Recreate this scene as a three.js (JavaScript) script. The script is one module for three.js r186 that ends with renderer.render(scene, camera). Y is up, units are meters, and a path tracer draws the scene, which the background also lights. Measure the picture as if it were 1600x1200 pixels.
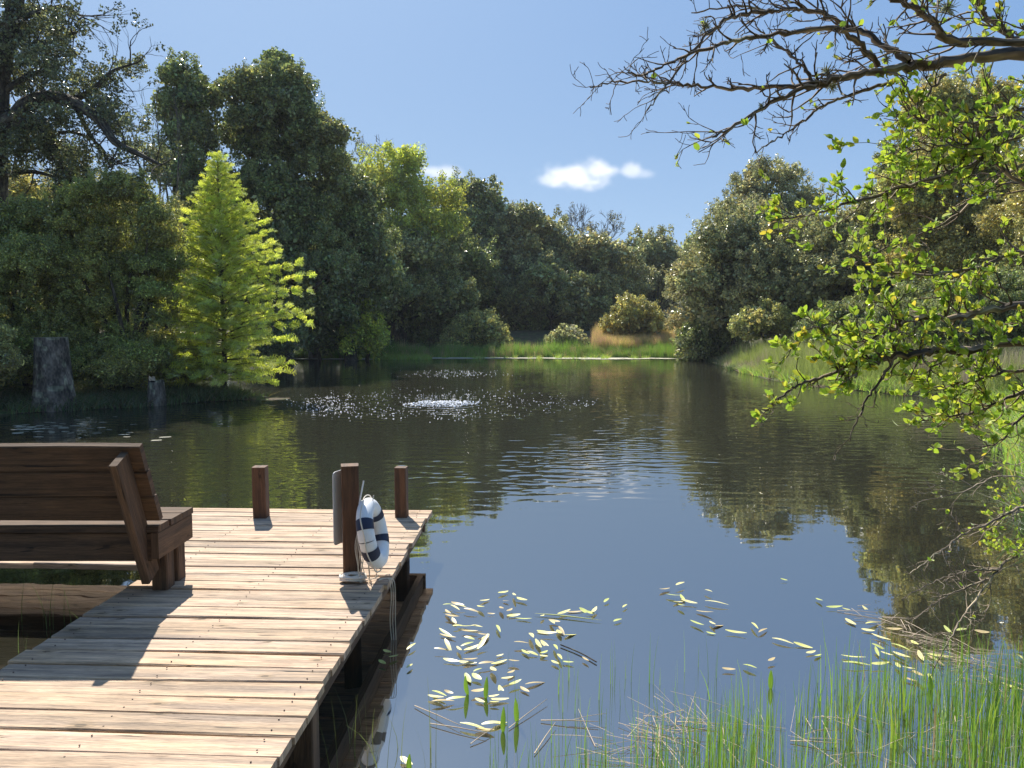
import * as THREE from 'three';
import { mergeGeometries } from 'three/addons/utils/BufferGeometryUtils.js';

// ---------------------------------------------------------------- camera, sky, sun, exposure
const WATER_TO_EYE = 1.88, PITCH = 4.276 * Math.PI / 180, FOCAL = 1177, DECK = 0.36;
const scene = new THREE.Scene();
const camera = new THREE.PerspectiveCamera(2 * Math.atan(600 / FOCAL) * 180 / Math.PI, 4 / 3, 0.05, 2000);
camera.position.set(0, WATER_TO_EYE, 0);
camera.rotation.set(-PITCH, 0, 0);
scene.add(camera);
const renderer = new THREE.WebGLRenderer({ antialias: true });
renderer.toneMapping = THREE.LinearToneMapping;
renderer.toneMappingExposure = 1.76;
renderer.shadowMap.enabled = true;

const SUN_AZ = 21.3 * Math.PI / 180, SUN_EL = 46 * Math.PI / 180;
const sunDir = new THREE.Vector3(-Math.sin(SUN_AZ) * Math.cos(SUN_EL), Math.sin(SUN_EL), -Math.cos(SUN_AZ) * Math.cos(SUN_EL));
const sun = new THREE.DirectionalLight(new THREE.Color(1, 0.93, 0.82), 5);
sun.position.copy(sunDir).multiplyScalar(80);
sun.target.position.set(0, 0, -20);
sun.position.add(sun.target.position);
sun.castShadow = true;
sun.shadow.mapSize.set(4096, 4096);
Object.assign(sun.shadow.camera, { left: -60, right: 60, top: 60, bottom: -60, near: 1, far: 200 });
scene.add(sun, sun.target);

// ---------------------------------------------------------------- numbers
function rngOf(seed) { let a = seed >>> 0; return () => { a = (a + 0x6D2B79F5) | 0; let t = Math.imul(a ^ (a >>> 15), 1 | a); t = (t + Math.imul(t ^ (t >>> 7), 61 | t)) ^ t; return ((t ^ (t >>> 14)) >>> 0) / 4294967296; }; }
const clamp = (x, a, b) => Math.min(b, Math.max(a, x)), lerp = (a, b, t) => a + (b - a) * t;
const smooth = (a, b, x) => { const t = clamp((x - a) / (b - a), 0, 1); return t * t * (3 - 2 * t); };
function hash2(x, y) { let h = Math.imul(x, 374761393) + Math.imul(y, 668265263) | 0; h = Math.imul(h ^ (h >>> 13), 1274126177); return ((h ^ (h >>> 16)) >>> 0) / 4294967296; }
function noise(x, y) {
  const ix = Math.floor(x), iy = Math.floor(y), fx = x - ix, fy = y - iy, u = fx * fx * (3 - 2 * fx), v = fy * fy * (3 - 2 * fy);
  return lerp(lerp(hash2(ix, iy), hash2(ix + 1, iy), u), lerp(hash2(ix, iy + 1), hash2(ix + 1, iy + 1), u), v);
}
function wrapNoise(x, y, px, py) {   // repeats after px, py cells
  const ix = Math.floor(x), iy = Math.floor(y), fx = x - ix, fy = y - iy, u = fx * fx * (3 - 2 * fx), v = fy * fy * (3 - 2 * fy), m = (a, n) => ((a % n) + n) % n;
  const h = (a, b) => hash2(m(a, px) + 17 * px, m(b, py) + 31 * py);
  return lerp(lerp(h(ix, iy), h(ix + 1, iy), u), lerp(h(ix, iy + 1), h(ix + 1, iy + 1), u), v);
}
const fbm = (x, y, n = 4) => { let s = 0, a = 0.5, t = 0; for (let i = 0; i < n; i++) { s += a * noise(x, y); t += a; a *= 0.5; x = x * 2.03 + 11.3; y = y * 2.03 + 5.7; } return s / t; };
const V = (x, y, z) => new THREE.Vector3(x, y, z);
const CP = Math.cos(PITCH), SP = Math.sin(PITCH);
function ray(px, py) { const u = (px - 800) / FOCAL, v = (600 - py) / FOCAL, k = CP + v * SP; return [u / k, (v * CP - SP) / k]; }
// a place that lies d metres ahead of the viewer / on the level y
function ahead(px, py, d) { const [a, b] = ray(px, py); return V(a * d, WATER_TO_EYE + b * d, -d); }
function onLevel(px, py, y = 0) { const [, b] = ray(px, py); return ahead(px, py, (y - WATER_TO_EYE) / b); }

// ---------------------------------------------------------------- the sky: clear air and two small fair-weather clouds
{
  const W = 2048, H = 1024, data = new Float32Array(W * H * 4);
  const dirOf = (px, py) => { const [a, b] = ray(px, py); return V(a, b, -1).normalize(); };
  const clouds = [[905, 278, 0.046, 0.0185, 1], [928, 274, 0.030, 0.0175, .95], [872, 283, 0.030, 0.009, .7], [987, 268, 0.013, 0.010, .75], [1000, 272, 0.018, 0.005, .4], [690, 270, 0.03, 0.009, .75]].map(([x, y, w, h, s]) => { const c = dirOf(x, y); return { az: Math.atan2(c.x, -c.z), el: Math.asin(c.y), w, h, s }; });
  for (let j = 0; j < H; j++) {
    const el = ((j + 0.5) / H - 0.5) * Math.PI, y = Math.sin(el), c = Math.cos(el);
    for (let i = 0; i < W; i++) {
      const az = ((i + 0.5) / W - 0.5) * 2 * Math.PI, x = Math.cos(az) * c, z = Math.sin(az) * c;
      const mu = x * sunDir.x + y * sunDir.y + z * sunDir.z, up = Math.max(0, y);
      const k = Math.pow(1 - up, 4.6), glow = 0.42 * Math.exp((mu - 1) * 5.0) + 0.5 * Math.exp((mu - 1) * 40);
      let r = lerp(0.085, 0.300, k) + glow * 0.40, g = lerp(0.185, 0.425, k) + glow * 0.39, b = lerp(0.385, 0.56, k) + glow * 0.30;
      if (y < 0) { const t = smooth(0, -0.12, y); r = lerp(r, 0.10, t); g = lerp(g, 0.10, t); b = lerp(b, 0.07, t); }
      const ca = Math.atan2(x, -z);
      let m = 0;
      for (const q of clouds) {
        const du = (ca - q.az) / q.w, dv = (el - q.el) / (q.h * (el > q.el ? 1 : 0.7)), e = du * du + dv * dv;
        if (e < 4) m = Math.max(m, q.s * smooth(1.5, -0.1, e + 2.2 * (fbm(ca * 70 + 3, el * 120, 5) - 0.5)));
      }
      if (m > 0) { const s = m * (0.62 + 0.3 * fbm(ca * 150, el * 200, 3)); r = lerp(r, 0.74, s); g = lerp(g, 0.75, s); b = lerp(b, 0.77, s); }
      const o = (j * W + i) * 4; data[o] = r; data[o + 1] = g; data[o + 2] = b; data[o + 3] = 1;
    }
  }
  const t = new THREE.DataTexture(data, W, H, THREE.RGBAFormat, THREE.FloatType);
  t.mapping = THREE.EquirectangularReflectionMapping; t.magFilter = t.minFilter = THREE.LinearFilter; t.needsUpdate = true;
  scene.background = t; scene.environment = t;
}

// ---------------------------------------------------------------- helpers for objects
const taken = {};
function numbered(n) { const k = taken[n] = (taken[n] ?? -1) + 1; return k ? n + '_' + String(k).padStart(3, '0') : n; }
function mesh(name, geo, mat, parent) {
  const o = new THREE.Mesh(geo, mat); o.castShadow = o.receiveShadow = true; o.name = parent ? name : numbered(name); (parent ?? scene).add(o); return o;
}
function thing(name, label, category, pos = V(0, 0, 0), group) {
  const o = new THREE.Group(); o.name = numbered(name); o.position.copy(pos); o.userData = { label, category }; if (group) o.userData.group = group; scene.add(o); return o;
}
function tag(o, label, category, group) { Object.assign(o.userData, { label, category }); if (group) o.userData.group = group; return o; }
const kind = (o, k) => { o.userData.kind = k; return o; };
function instanced(name, geo, mat, list, parent) {   // list of {m: Matrix4, c: Color}
  const o = new THREE.InstancedMesh(geo, mat, list.length); o.castShadow = o.receiveShadow = true;
  list.forEach((q, i) => { o.setMatrixAt(i, q.m); if (q.c) o.setColorAt(i, q.c); });
  o.name = parent ? name : numbered(name); (parent ?? scene).add(o); return kind(o, 'stuff');
}
function geoOf(pos, idx, uv, col) {
  const g = new THREE.BufferGeometry();
  g.setAttribute('position', new THREE.Float32BufferAttribute(pos, 3));
  if (uv) g.setAttribute('uv', new THREE.Float32BufferAttribute(uv, 2));
  if (col) g.setAttribute('color', new THREE.Float32BufferAttribute(col, 3));
  g.setIndex(idx); g.computeVertexNormals(); return g;
}
// a tapering tube through points; radii per point; uv in metres
function tube(points, radii, sides = 6, capped = true) {
  const pos = [], uv = [], idx = [], n = points.length; let run = 0;
  let ref = V(0, 1, 0); const t0 = points[1].clone().sub(points[0]).normalize(); if (Math.abs(t0.y) > 0.9) ref = V(1, 0, 0);
  let a = ref.clone().cross(t0).normalize();
  for (let i = 0; i < n; i++) {
    const t = points[Math.min(n - 1, i + 1)].clone().sub(points[Math.max(0, i - 1)]).normalize();
    a.sub(t.clone().multiplyScalar(a.dot(t))).normalize(); const b = t.clone().cross(a);
    if (i) run += points[i].distanceTo(points[i - 1]);
    for (let k = 0; k <= sides; k++) {
      const w = k / sides * Math.PI * 2, r = radii[i];
      pos.push(points[i].x + r * (Math.cos(w) * a.x + Math.sin(w) * b.x), points[i].y + r * (Math.cos(w) * a.y + Math.sin(w) * b.y), points[i].z + r * (Math.cos(w) * a.z + Math.sin(w) * b.z));
      uv.push(k / sides * Math.max(0.05, Math.round(radii[0] * 6.28 * 4) / 4 || 0.25), run);
    }
  }
  const w = sides + 1;
  for (let i = 0; i < n - 1; i++) for (let k = 0; k < sides; k++) { const p = i * w + k; idx.push(p, p + 1, p + w, p + 1, p + w + 1, p + w); }
  if (capped) { const c = pos.length / 3; pos.push(points[n - 1].x, points[n - 1].y, points[n - 1].z); uv.push(0, run); for (let k = 0; k < sides; k++) idx.push((n - 1) * w + k, (n - 1) * w + k + 1, c); }
  return geoOf(pos, idx, uv);
}
function curve(points, n) { const c = new THREE.CatmullRomCurve3(points, false, 'catmullrom', 0.5); return c.getPoints(n); }

// ---------------------------------------------------------------- textures
function texture(w, h, fn, srgb) {
  const d = new Uint8Array(w * h * 4);
  for (let j = 0; j < h; j++) for (let i = 0; i < w; i++) { const c = fn(i / w, j / h); const o = (j * w + i) * 4; d[o] = clamp(c[0], 0, 1) * 255; d[o + 1] = clamp(c[1], 0, 1) * 255; d[o + 2] = clamp(c[2], 0, 1) * 255; d[o + 3] = 255; }
  const t = new THREE.DataTexture(d, w, h, THREE.RGBAFormat); t.wrapS = t.wrapT = THREE.RepeatWrapping; t.magFilter = THREE.LinearFilter; t.minFilter = THREE.LinearMipmapLinearFilter; t.generateMipmaps = true;
  if (srgb) t.colorSpace = THREE.SRGBColorSpace; t.needsUpdate = true; return t;
}
// weathered plank: 2 m along the grain (u), 0.7 m across (v), both repeating
function woodTextures() {
  const W = 2048, H = 768, R = rngOf(5), knots = [];
  for (let i = 0; i < 11; i++) knots.push([R() * 2, R() * 0.7, 0.006 + 0.008 * R()]);
  const hgt = new Float32Array(W * H);
  const wrapD = (d, p) => d - p * Math.round(d / p);
  const col = texture(W, H, (s, t) => {
    const u = s * 2, v = t * 0.7; let bend = 0, knot = 0, halo = 0;
    for (const [ku, kv, kr] of knots) {
      const du = wrapD(u - ku, 2), dv = wrapD(v - kv, 0.7);
      const e = Math.sqrt(du * du * 0.3 + dv * dv) / kr;
      if (e < 9) { bend += Math.sign(dv) * kr * 1.4 * Math.exp(-(du * du) / (kr * kr * 40)) * Math.exp(-Math.abs(dv) / (kr * 3)); knot = Math.max(knot, smooth(1.15, 0.75, e)); halo = Math.max(halo, smooth(3.2, 1, e)); }
    }
    const wob = 0.010 * (wrapNoise(s * 6, t * 14, 6, 14) - 0.5) + bend;
    const g = t + wob / 0.7;
    const broad = wrapNoise(s * 3, g * 42, 3, 42), fine = wrapNoise(s * 24, g * 260, 24, 260), hair = wrapNoise(s * 110, g * 480, 110, 480), grey = wrapNoise(s * 5, t * 16, 5, 16), blot = wrapNoise(s * 22, t * 30, 22, 30);
    const crack = smooth(0.86, 0.93, wrapNoise(s * 9, g * 130, 9, 130)) * smooth(0.45, 0.7, wrapNoise(s * 16 + 3, t * 20, 16, 20));
    let L = 0.76 + 0.20 * (broad - 0.5) + 0.22 * (fine - 0.5) + 0.14 * (hair - 0.5) + 0.16 * (grey - 0.5) + 0.10 * (blot - 0.5);
    L -= 0.42 * crack + 0.17 * knot + 0.06 * halo;
    const warm = 0.5 + 0.6 * (wrapNoise(s * 4 + 2, t * 9, 4, 9) - 0.5) + 0.4 * (broad - 0.5) + 0.4 * halo;
    const i = Math.min(W - 1, Math.round(s * W)), j = Math.min(H - 1, Math.round(t * H)); hgt[j * W + i] = 0.55 + 0.25 * (fine - 0.5) + 0.25 * (broad - 0.5) + 0.1 * (hair - .5) - 0.5 * crack + 0.15 * knot;
    return [L * (1.01 + 0.02 * warm), L * (0.893 - 0.015 * warm), L * (0.80 - 0.10 * warm)];
  }, true);
  const bump = texture(W, H, (s, t) => { const h = hgt[Math.min(H - 1, Math.round(t * H)) * W + Math.min(W - 1, Math.round(s * W))]; return [h, h, h]; });
  for (const t of [col, bump]) t.repeat.set(1 / 2, 1 / 0.7);
  return [col, bump];
}
const [woodColor, woodBump] = woodTextures();
const barkTex = texture(512, 512, (s, t) => { const n = wrapNoise(s * 10 + 1.2 * wrapNoise(s * 6, t * 6, 6, 6), t * 5, 10, 5), f = wrapNoise(s * 40, t * 24, 40, 24), l = smooth(0.62, 0.75, wrapNoise(s * 9, t * 9, 9, 9)); const L = 0.42 + 0.35 * (n - 0.5) + 0.25 * (f - 0.5); return [L * 1.0 + 0.12 * l, L * 0.93 + 0.15 * l, L * 0.84 + 0.10 * l]; }, true);
const barkBump = texture(512, 512, (s, t) => { const n = wrapNoise(s * 10 + 1.2 * wrapNoise(s * 6, t * 6, 6, 6), t * 5, 10, 5), f = wrapNoise(s * 40, t * 24, 40, 24); const h = 0.6 * n + 0.4 * f; return [h, h, h]; });
const soilTex = texture(1024, 1024, (s, t) => { const a = wrapNoise(s * 12, t * 12, 12, 12), b = wrapNoise(s * 60, t * 60, 60, 60), c = wrapNoise(s * 240, t * 240, 240, 240), g = smooth(0.4, 0.65, wrapNoise(s * 18 + 5, t * 18, 18, 18)); const L = 0.30 + 0.14 * (a - 0.5) + 0.16 * (b - 0.5) + 0.2 * (c - 0.5); return [lerp(L * 1.12, L * 0.9, g), lerp(L * 0.98, L * 1.08, g), lerp(L * 0.74, L * 0.55, g)]; }, true);
for (const t of [soilTex]) t.repeat.set(1 / 3, 1 / 3);

// ---------------------------------------------------------------- materials
const std = (o) => new THREE.MeshStandardMaterial(o);
const rgb = (r, g, b) => new THREE.Color().setRGB(r, g, b);
const deckTones = [[0.77, 0.765, 0.765], [0.69, 0.685, 0.68], [0.77, 0.74, 0.71], [0.63, 0.635, 0.64], [0.73, 0.735, 0.745]];
const deckMats = deckTones.map((c) => std({ color: rgb(...c), map: woodColor, bumpMap: woodBump, bumpScale: 0.004, roughness: 0.82 }));
const beamMat = std({ color: rgb(0.22, 0.18, 0.15), map: woodColor, bumpMap: woodBump, bumpScale: 0.004, roughness: 0.9 });
const postMat = std({ color: rgb(0.165, 0.112, 0.086), map: woodColor, bumpMap: woodBump, bumpScale: 0.003, roughness: 0.8 });
const benchMat = std({ color: rgb(0.165, 0.134, 0.108), map: woodColor, bumpMap: woodBump, bumpScale: 0.005, roughness: 0.85 });
const barkMat = std({ color: rgb(0.42, 0.38, 0.34), map: barkTex, bumpMap: barkBump, bumpScale: 0.03, roughness: 0.95 });
const greyBark = std({ color: rgb(0.75, 0.72, 0.70), map: barkTex, bumpMap: barkBump, bumpScale: 0.03, roughness: 0.95 });
const twigMat = std({ color: rgb(1.2, 1.06, 0.95), map: barkTex, bumpMap: barkBump, bumpScale: 0.006, roughness: 0.9 });
const leafMat = (through = 0.35, rough = 0.8) => new THREE.MeshPhysicalMaterial({ color: 0xffffff, vertexColors: true, roughness: rough, transmission: through, thickness: 0, side: THREE.DoubleSide });
const matteLeaf = leafMat(0.55, 1), brightLeaf = leafMat(0.58, 1);
const glossLeaf = new THREE.MeshPhysicalMaterial({ color: 0xffffff, vertexColors: true, roughness: 0.36, ior: 1.65, side: THREE.DoubleSide });
const bladeMat = leafMat(0.45, 1);

// ---------------------------------------------------------------- terrain and water
const shore = [[-2.6, 1.9], [0.3, 2.6], [1.2, 2.75], [2.3, 2.95], [3.3, 3.6], [4.2, 5.0], [5.6, 8], [8.6, 13], [11.6, 18.5], [10.6, 22], [9.4, 25.5], [9.6, 31], [10.4, 38], [11.2, 44], [9.5, 47.5], [4, 48], [-2, 48.3], [-8, 47.6], [-12.2, 46.5], [-14.5, 42], [-14.5, 36], [-13, 29], [-10.2, 23], [-7.3, 20.6], [-7.0, 19.7], [-8.2, 18.6], [-9.6, 17.3], [-11.2, 16], [-13.6, 12.5], [-13.2, 7], [-9.5, 3], [-5.5, 1.7]].map(([x, d]) => V(x, 0, -d));
const shoreLine = new THREE.CatmullRomCurve3(shore, true, 'catmullrom', 0.5).getPoints(160);
function toShore(x, z) {   // metres to the shore, negative on the water
  let best = 1e9, inside = false;
  for (let i = 0, j = shoreLine.length - 1; i < shoreLine.length; j = i++) {
    const a = shoreLine[j], b = shoreLine[i], ex = b.x - a.x, ez = b.z - a.z, t = clamp(((x - a.x) * ex + (z - a.z) * ez) / (ex * ex + ez * ez + 1e-12), 0, 1), dx = x - a.x - t * ex, dz = z - a.z - t * ez;
    best = Math.min(best, dx * dx + dz * dz);
    if ((a.z > z) !== (b.z > z) && x < (b.x - a.x) * (z - a.z) / (b.z - a.z) + a.x) inside = !inside;
  }
  return (inside ? -1 : 1) * Math.sqrt(best);
}
function groundAt(x, z) {
  const s = toShore(x, z) + 0.35 * (fbm(x * 0.9, z * 0.9, 3) - 0.5);
  if (s < 0) return Math.max(-1.4, s * 0.4);
  const near = smooth(-8, -2, z), rise = lerp(1.5, 0.12, near);
  return 0.16 * (1 - Math.exp(-s / 0.5)) + rise * smooth(1, 14, s) + 0.1 * (fbm(x * 0.5 + 9, z * 0.5, 4) - 0.5) * smooth(0, 2, s) + 2.5 * smooth(20, 160, s) * (1 - near * 0.7);
}
{
  const N = 300, A = 2.48, B = 6, pos = [], uv = [], idx = [];
  for (let j = 0; j <= N; j++) for (let i = 0; i <= N; i++) {
    const x = A * Math.sinh(B * (i / N * 2 - 1)), z = -14 + A * Math.sinh(B * (j / N * 2 - 1));
    pos.push(x, groundAt(x, z), z); uv.push(x, z);
  }
  for (let j = 0; j < N; j++) for (let i = 0; i < N; i++) { const p = j * (N + 1) + i; idx.push(p, p + N + 1, p + 1, p + 1, p + N + 1, p + N + 2); }
  kind(mesh('ground', geoOf(pos, idx, uv), std({ map: soilTex, color: rgb(0.85, 0.82, 0.75), roughness: 0.95, bumpMap: soilTex, bumpScale: 0.03 })), 'structure');
}
const froth = onLevel(692, 630);
{
  // real ripple heights over the whole pond, 3 cm apart
  const N = 2048, S = 60, X0 = -30, Z0 = 8, d = new Float32Array(N * N * 4), R = rngOf(77), waves = [];
  for (let i = 0; i < 34; i++) {
    const len = 0.095 * Math.pow(4.5, R()), ang = Math.PI / 2 + (R() + R() + R() - 1.5) * 0.75, k = 2 * Math.PI / len;
    waves.push([k * Math.cos(ang), k * Math.sin(ang), R() * 6.283, Math.pow(len, 1.05)]);
  }
  const M = 256, patch = new Float32Array(M * M);
  for (let j = 0; j < M; j++) for (let i = 0; i < M; i++) {
    const x = X0 + (i + 0.5) / M * S, z = Z0 - (j + 0.5) / M * S, dd = -z;
    patch[j * M + i] = (0.10 + 1.5 * Math.pow(fbm(x * 0.12 + 4, z * 0.3, 3), 1.6)) * (0.28 + 0.72 * smooth(4.5, 11, dd)) * (1 - 0.45 * smooth(22, 40, dd));
  }
  const at = (x, y) => { const i = clamp(x, 0, M - 1.001), j = clamp(y, 0, M - 1.001), a = Math.floor(i), b = Math.floor(j), f = i - a, g = j - b; return lerp(lerp(patch[b * M + a], patch[b * M + a + 1], f), lerp(patch[(b + 1) * M + a], patch[(b + 1) * M + a + 1], f), g); };
  for (let j = 0; j < N; j++) {
    const z = Z0 - (j + 0.5) / N * S;
    for (let i = 0; i < N; i++) {
      const x = X0 + (i + 0.5) / N * S; let h = 0;
      for (let w = 0; w < waves.length; w++) { const q = waves[w]; h += q[3] * Math.sin(q[0] * x + q[1] * z + q[2]); }
      h *= 0.0014 * at((i + 0.5) / N * M - 0.5, (j + 0.5) / N * M - 0.5);
      const r = Math.hypot(x - froth.x, z - froth.z); if (r < 9) h += 0.006 * Math.exp(-r / 2.2) * Math.sin(r * 16 + 1.5 * Math.sin(3 * Math.atan2(z - froth.z, x - froth.x)));
      const o = (j * N + i) * 4; d[o] = d[o + 1] = d[o + 2] = 0.5 + h * 10; d[o + 3] = 1;
    }
  }
  const t = new THREE.DataTexture(d, N, N, THREE.RGBAFormat, THREE.FloatType); t.magFilter = t.minFilter = THREE.LinearFilter; t.needsUpdate = true;
  const g = geoOf([X0, 0, Z0, X0 + S, 0, Z0, X0, 0, Z0 - S, X0 + S, 0, Z0 - S], [0, 1, 2, 1, 3, 2], [0, 0, 1, 0, 0, 1, 1, 1]);
  kind(mesh('pond_water', g, new THREE.MeshPhysicalMaterial({ color: rgb(0.025, 0.025, 0.017), roughness: 0.02, ior: 5.0, bumpMap: t, bumpScale: 0.1 })), 'structure');
}

// ---------------------------------------------------------------- planks
function plank(L, W, T, seed, wander = 0.002) {   // along x, lying flat, top at y = 0, centred; worn edges
  const R = rngOf(seed), n = 8, c = Math.min(0.006, T * 0.25, W * 0.2), pos = [], uv = [], idx = [], u0 = R() * 2, v0 = R() * 0.7;
  const prof = [[-W / 2, -T], [-W / 2, -c], [-W / 2 + c, 0], [0, -0.0012], [W / 2 - c, 0], [W / 2, -c], [W / 2, -T]];
  const ph = R() * 6, cup = (R() - 0.5) * 0.004; let run = [0]; for (let k = 1; k < prof.length; k++) run.push(run[k - 1] + Math.hypot(prof[k][0] - prof[k - 1][0], prof[k][1] - prof[k - 1][1]));
  for (let i = 0; i <= n; i++) {
    const x = (i / n - 0.5) * L, sy = wander * Math.sin(ph + x * 2.1), sz = wander * 1.2 * Math.sin(ph * 2 + x * 3.3);
    const ew = i === 0 || i === n ? 0.996 : 1;
    prof.forEach(([z, y], k) => { pos.push(x, y + sy + (k > 0 && k < 6 ? cup * Math.abs(z) / W : 0), z * ew + sz + (k < 2 || k > 4 ? (R() - 0.5) * wander : 0)); uv.push(u0 + x, v0 + run[k]); });
  }
  const w = prof.length;
  for (let i = 0; i < n; i++) for (let k = 0; k < w; k++) { const a = i * w + k, b = i * w + (k + 1) % w; idx.push(a, b, a + w, b, b + w, a + w); }
  const base = pos.length / 3;
  for (const [e, f] of [[0, 1], [n, -1]]) {
    const s = pos.length / 3; for (let k = 0; k < w; k++) { const p = (e * w + k) * 3; pos.push(pos[p], pos[p + 1], pos[p + 2]); uv.push(u0 + pos[p + 1] * 0.3, v0 + pos[p + 2]); }
    for (let k = 1; k < w - 1; k++) f > 0 ? idx.push(s, s + k + 1, s + k) : idx.push(s, s + k, s + k + 1);
  }
  // split the sharp edges for shading
  let g = geoOf(pos, idx, uv); g = g.toNonIndexed(); g.computeVertexNormals(); return g;
}
// the same plank turned: put its long axis from a to b, its top facing 'up'
function barGeo(a, b, W, T, up, seed, wander = 0.001) {
  const x = b.clone().sub(a), L = x.length(); x.normalize(); const z = x.clone().cross(up).normalize(), y = z.clone().cross(x);
  const g = plank(L, W, T, seed, wander); g.translate(0, T / 2, 0);
  return g.applyMatrix4(new THREE.Matrix4().makeBasis(x, y, z).setPosition(a.clone().add(b).multiplyScalar(0.5)));
}

// ---------------------------------------------------------------- the dock
const YAW = 2.45 * Math.PI / 180;
const dockAt = (s, d, y = DECK) => V(-0.939 + 0.0428 * d + s, y, -d + 0.0428 * s);   // s metres left(-)/right(+) of the right edge, d metres ahead
{
  const dock = thing('wooden_dock', 'weathered wooden T shaped dock with plank deck reaching into the pond', 'dock');
  const R = rngOf(31), pitch = 0.1395; let k = 0;
  const put = (s0, s1, d, w, seed) => {
    const a = dockAt(s0, d, 0), b = dockAt(s1, d, 0), L = b.clone().sub(a).length();
    const m = mesh('plank', plank(L, w, 0.036, seed, 0.0022), deckMats[Math.floor(R() * deckMats.length)], dock);
    m.position.copy(a.add(b).multiplyScalar(0.5)); m.position.y = DECK + (R() - 0.5) * 0.006;
    m.rotation.set((R() - 0.5) * 0.012, -YAW + (R() - 0.5) * 0.011, (R() - 0.5) * 0.003);
  };
  for (let d = 6.13; d > 0.9; d -= pitch, k++) {
    const gap = R() < 0.15 ? 0.012 : 0.004 + R() * 0.004, wide = pitch - gap, out = (R() - 0.5) * 0.03;
    if (d > 4.6) { put(-2.35 - R() * .02, 0.0 + out, d, wide, 100 + k); put(-4.7 + R() * 0.02, -2.358, d, wide, 300 + k); }
    else put(-1.495 + (R() - 0.5) * 0.03, out, d, wide, 100 + k);
  }
  for (let d = 4.545; d > 3.95; d -= pitch) put(-4.7, -2.72, d, pitch - 0.006, 400 + k++);   // landing under the far end of the bench
  const U = V(0, 1, 0), jy = DECK - 0.04 - 0.07;
  for (const s of [-0.09, -0.75, -1.40]) mesh('joist', barGeo(dockAt(s, 0.7, jy), dockAt(s, 6.15, jy), 0.045, 0.14, U, 510 + s * 10 | 0), beamMat, dock);
  for (const s of [-3.95, -4.6]) mesh('joist', barGeo(dockAt(s, s < -2.6 ? 4.0 : 4.95, jy), dockAt(s, 6.15, jy), 0.045, 0.14, U, 520 + s * 10 | 0), beamMat, dock);
  mesh('beam', barGeo(dockAt(-4.65, 5.25, jy + 0.02), dockAt(-1.45, 5.25, jy + 0.02), 0.045, 0.10, U, 531), beamMat, dock);
  mesh('beam', barGeo(dockAt(-1.45, 6.17, jy), dockAt(-0.05, 6.17, jy), 0.04, 0.13, U, 532), beamMat, dock);
  for (const d of [1.3, 3.0]) mesh('beam', barGeo(dockAt(-1.47, d, jy - 0.12), dockAt(-0.05, d, jy - 0.12), 0.09, 0.1, U, 533 + d), beamMat, dock);
  const heads = [];   // rusty screw heads over each joist
  for (let d = 6.13; d > 0.9; d -= pitch) for (const s of [-0.09, -0.75, -1.40]) for (const e of [-0.036, 0.034]) { const g = new THREE.CylinderGeometry(0.0033, 0.0033, 0.004, 7), p = dockAt(s + (R() - 0.5) * 0.02, d + e + (R() - 0.5) * 0.012, DECK + 0.0015); g.translate(p.x, p.y, p.z); heads.push(g); }
  kind(mesh('screw_heads', mergeGeometries(heads), std({ color: rgb(0.17, 0.125, 0.10), roughness: 0.7, metalness: 0.3 }), dock), 'stuff');
  const posts = [[-2.02, 5.98, 0.41, 0.105], [-0.887, 5.98, 0.405, 0.092], [-0.985, 4.52, 0.69, 0.104]];
  posts.forEach(([x, d, h, w], i) => { const g = barGeo(V(0, -1.3, 0), V(0, DECK + h, 0), w, w, V(0, 0, 1), 540 + i, 0.003); const m = mesh('post', g, postMat, dock); m.position.set(x, 0, -d); m.rotation.y = [0.05, -0.08, 0.22][i]; });
  for (const [x, d] of [[-0.86, 3.0], [-2.2, 3.0], [-0.95, 1.3], [-2.3, 1.3], [-2.2, 4.75], [-4.6, 4.2], [-4.7, 6.0]]) { const m = mesh('pile', barGeo(V(0, -1.3, 0), V(0, DECK - 0.045, 0), 0.1, 0.1, V(0, 0, 1), 560 + d * 10 | 0), beamMat, dock); m.position.set(x, 0, -d); }
}

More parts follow.
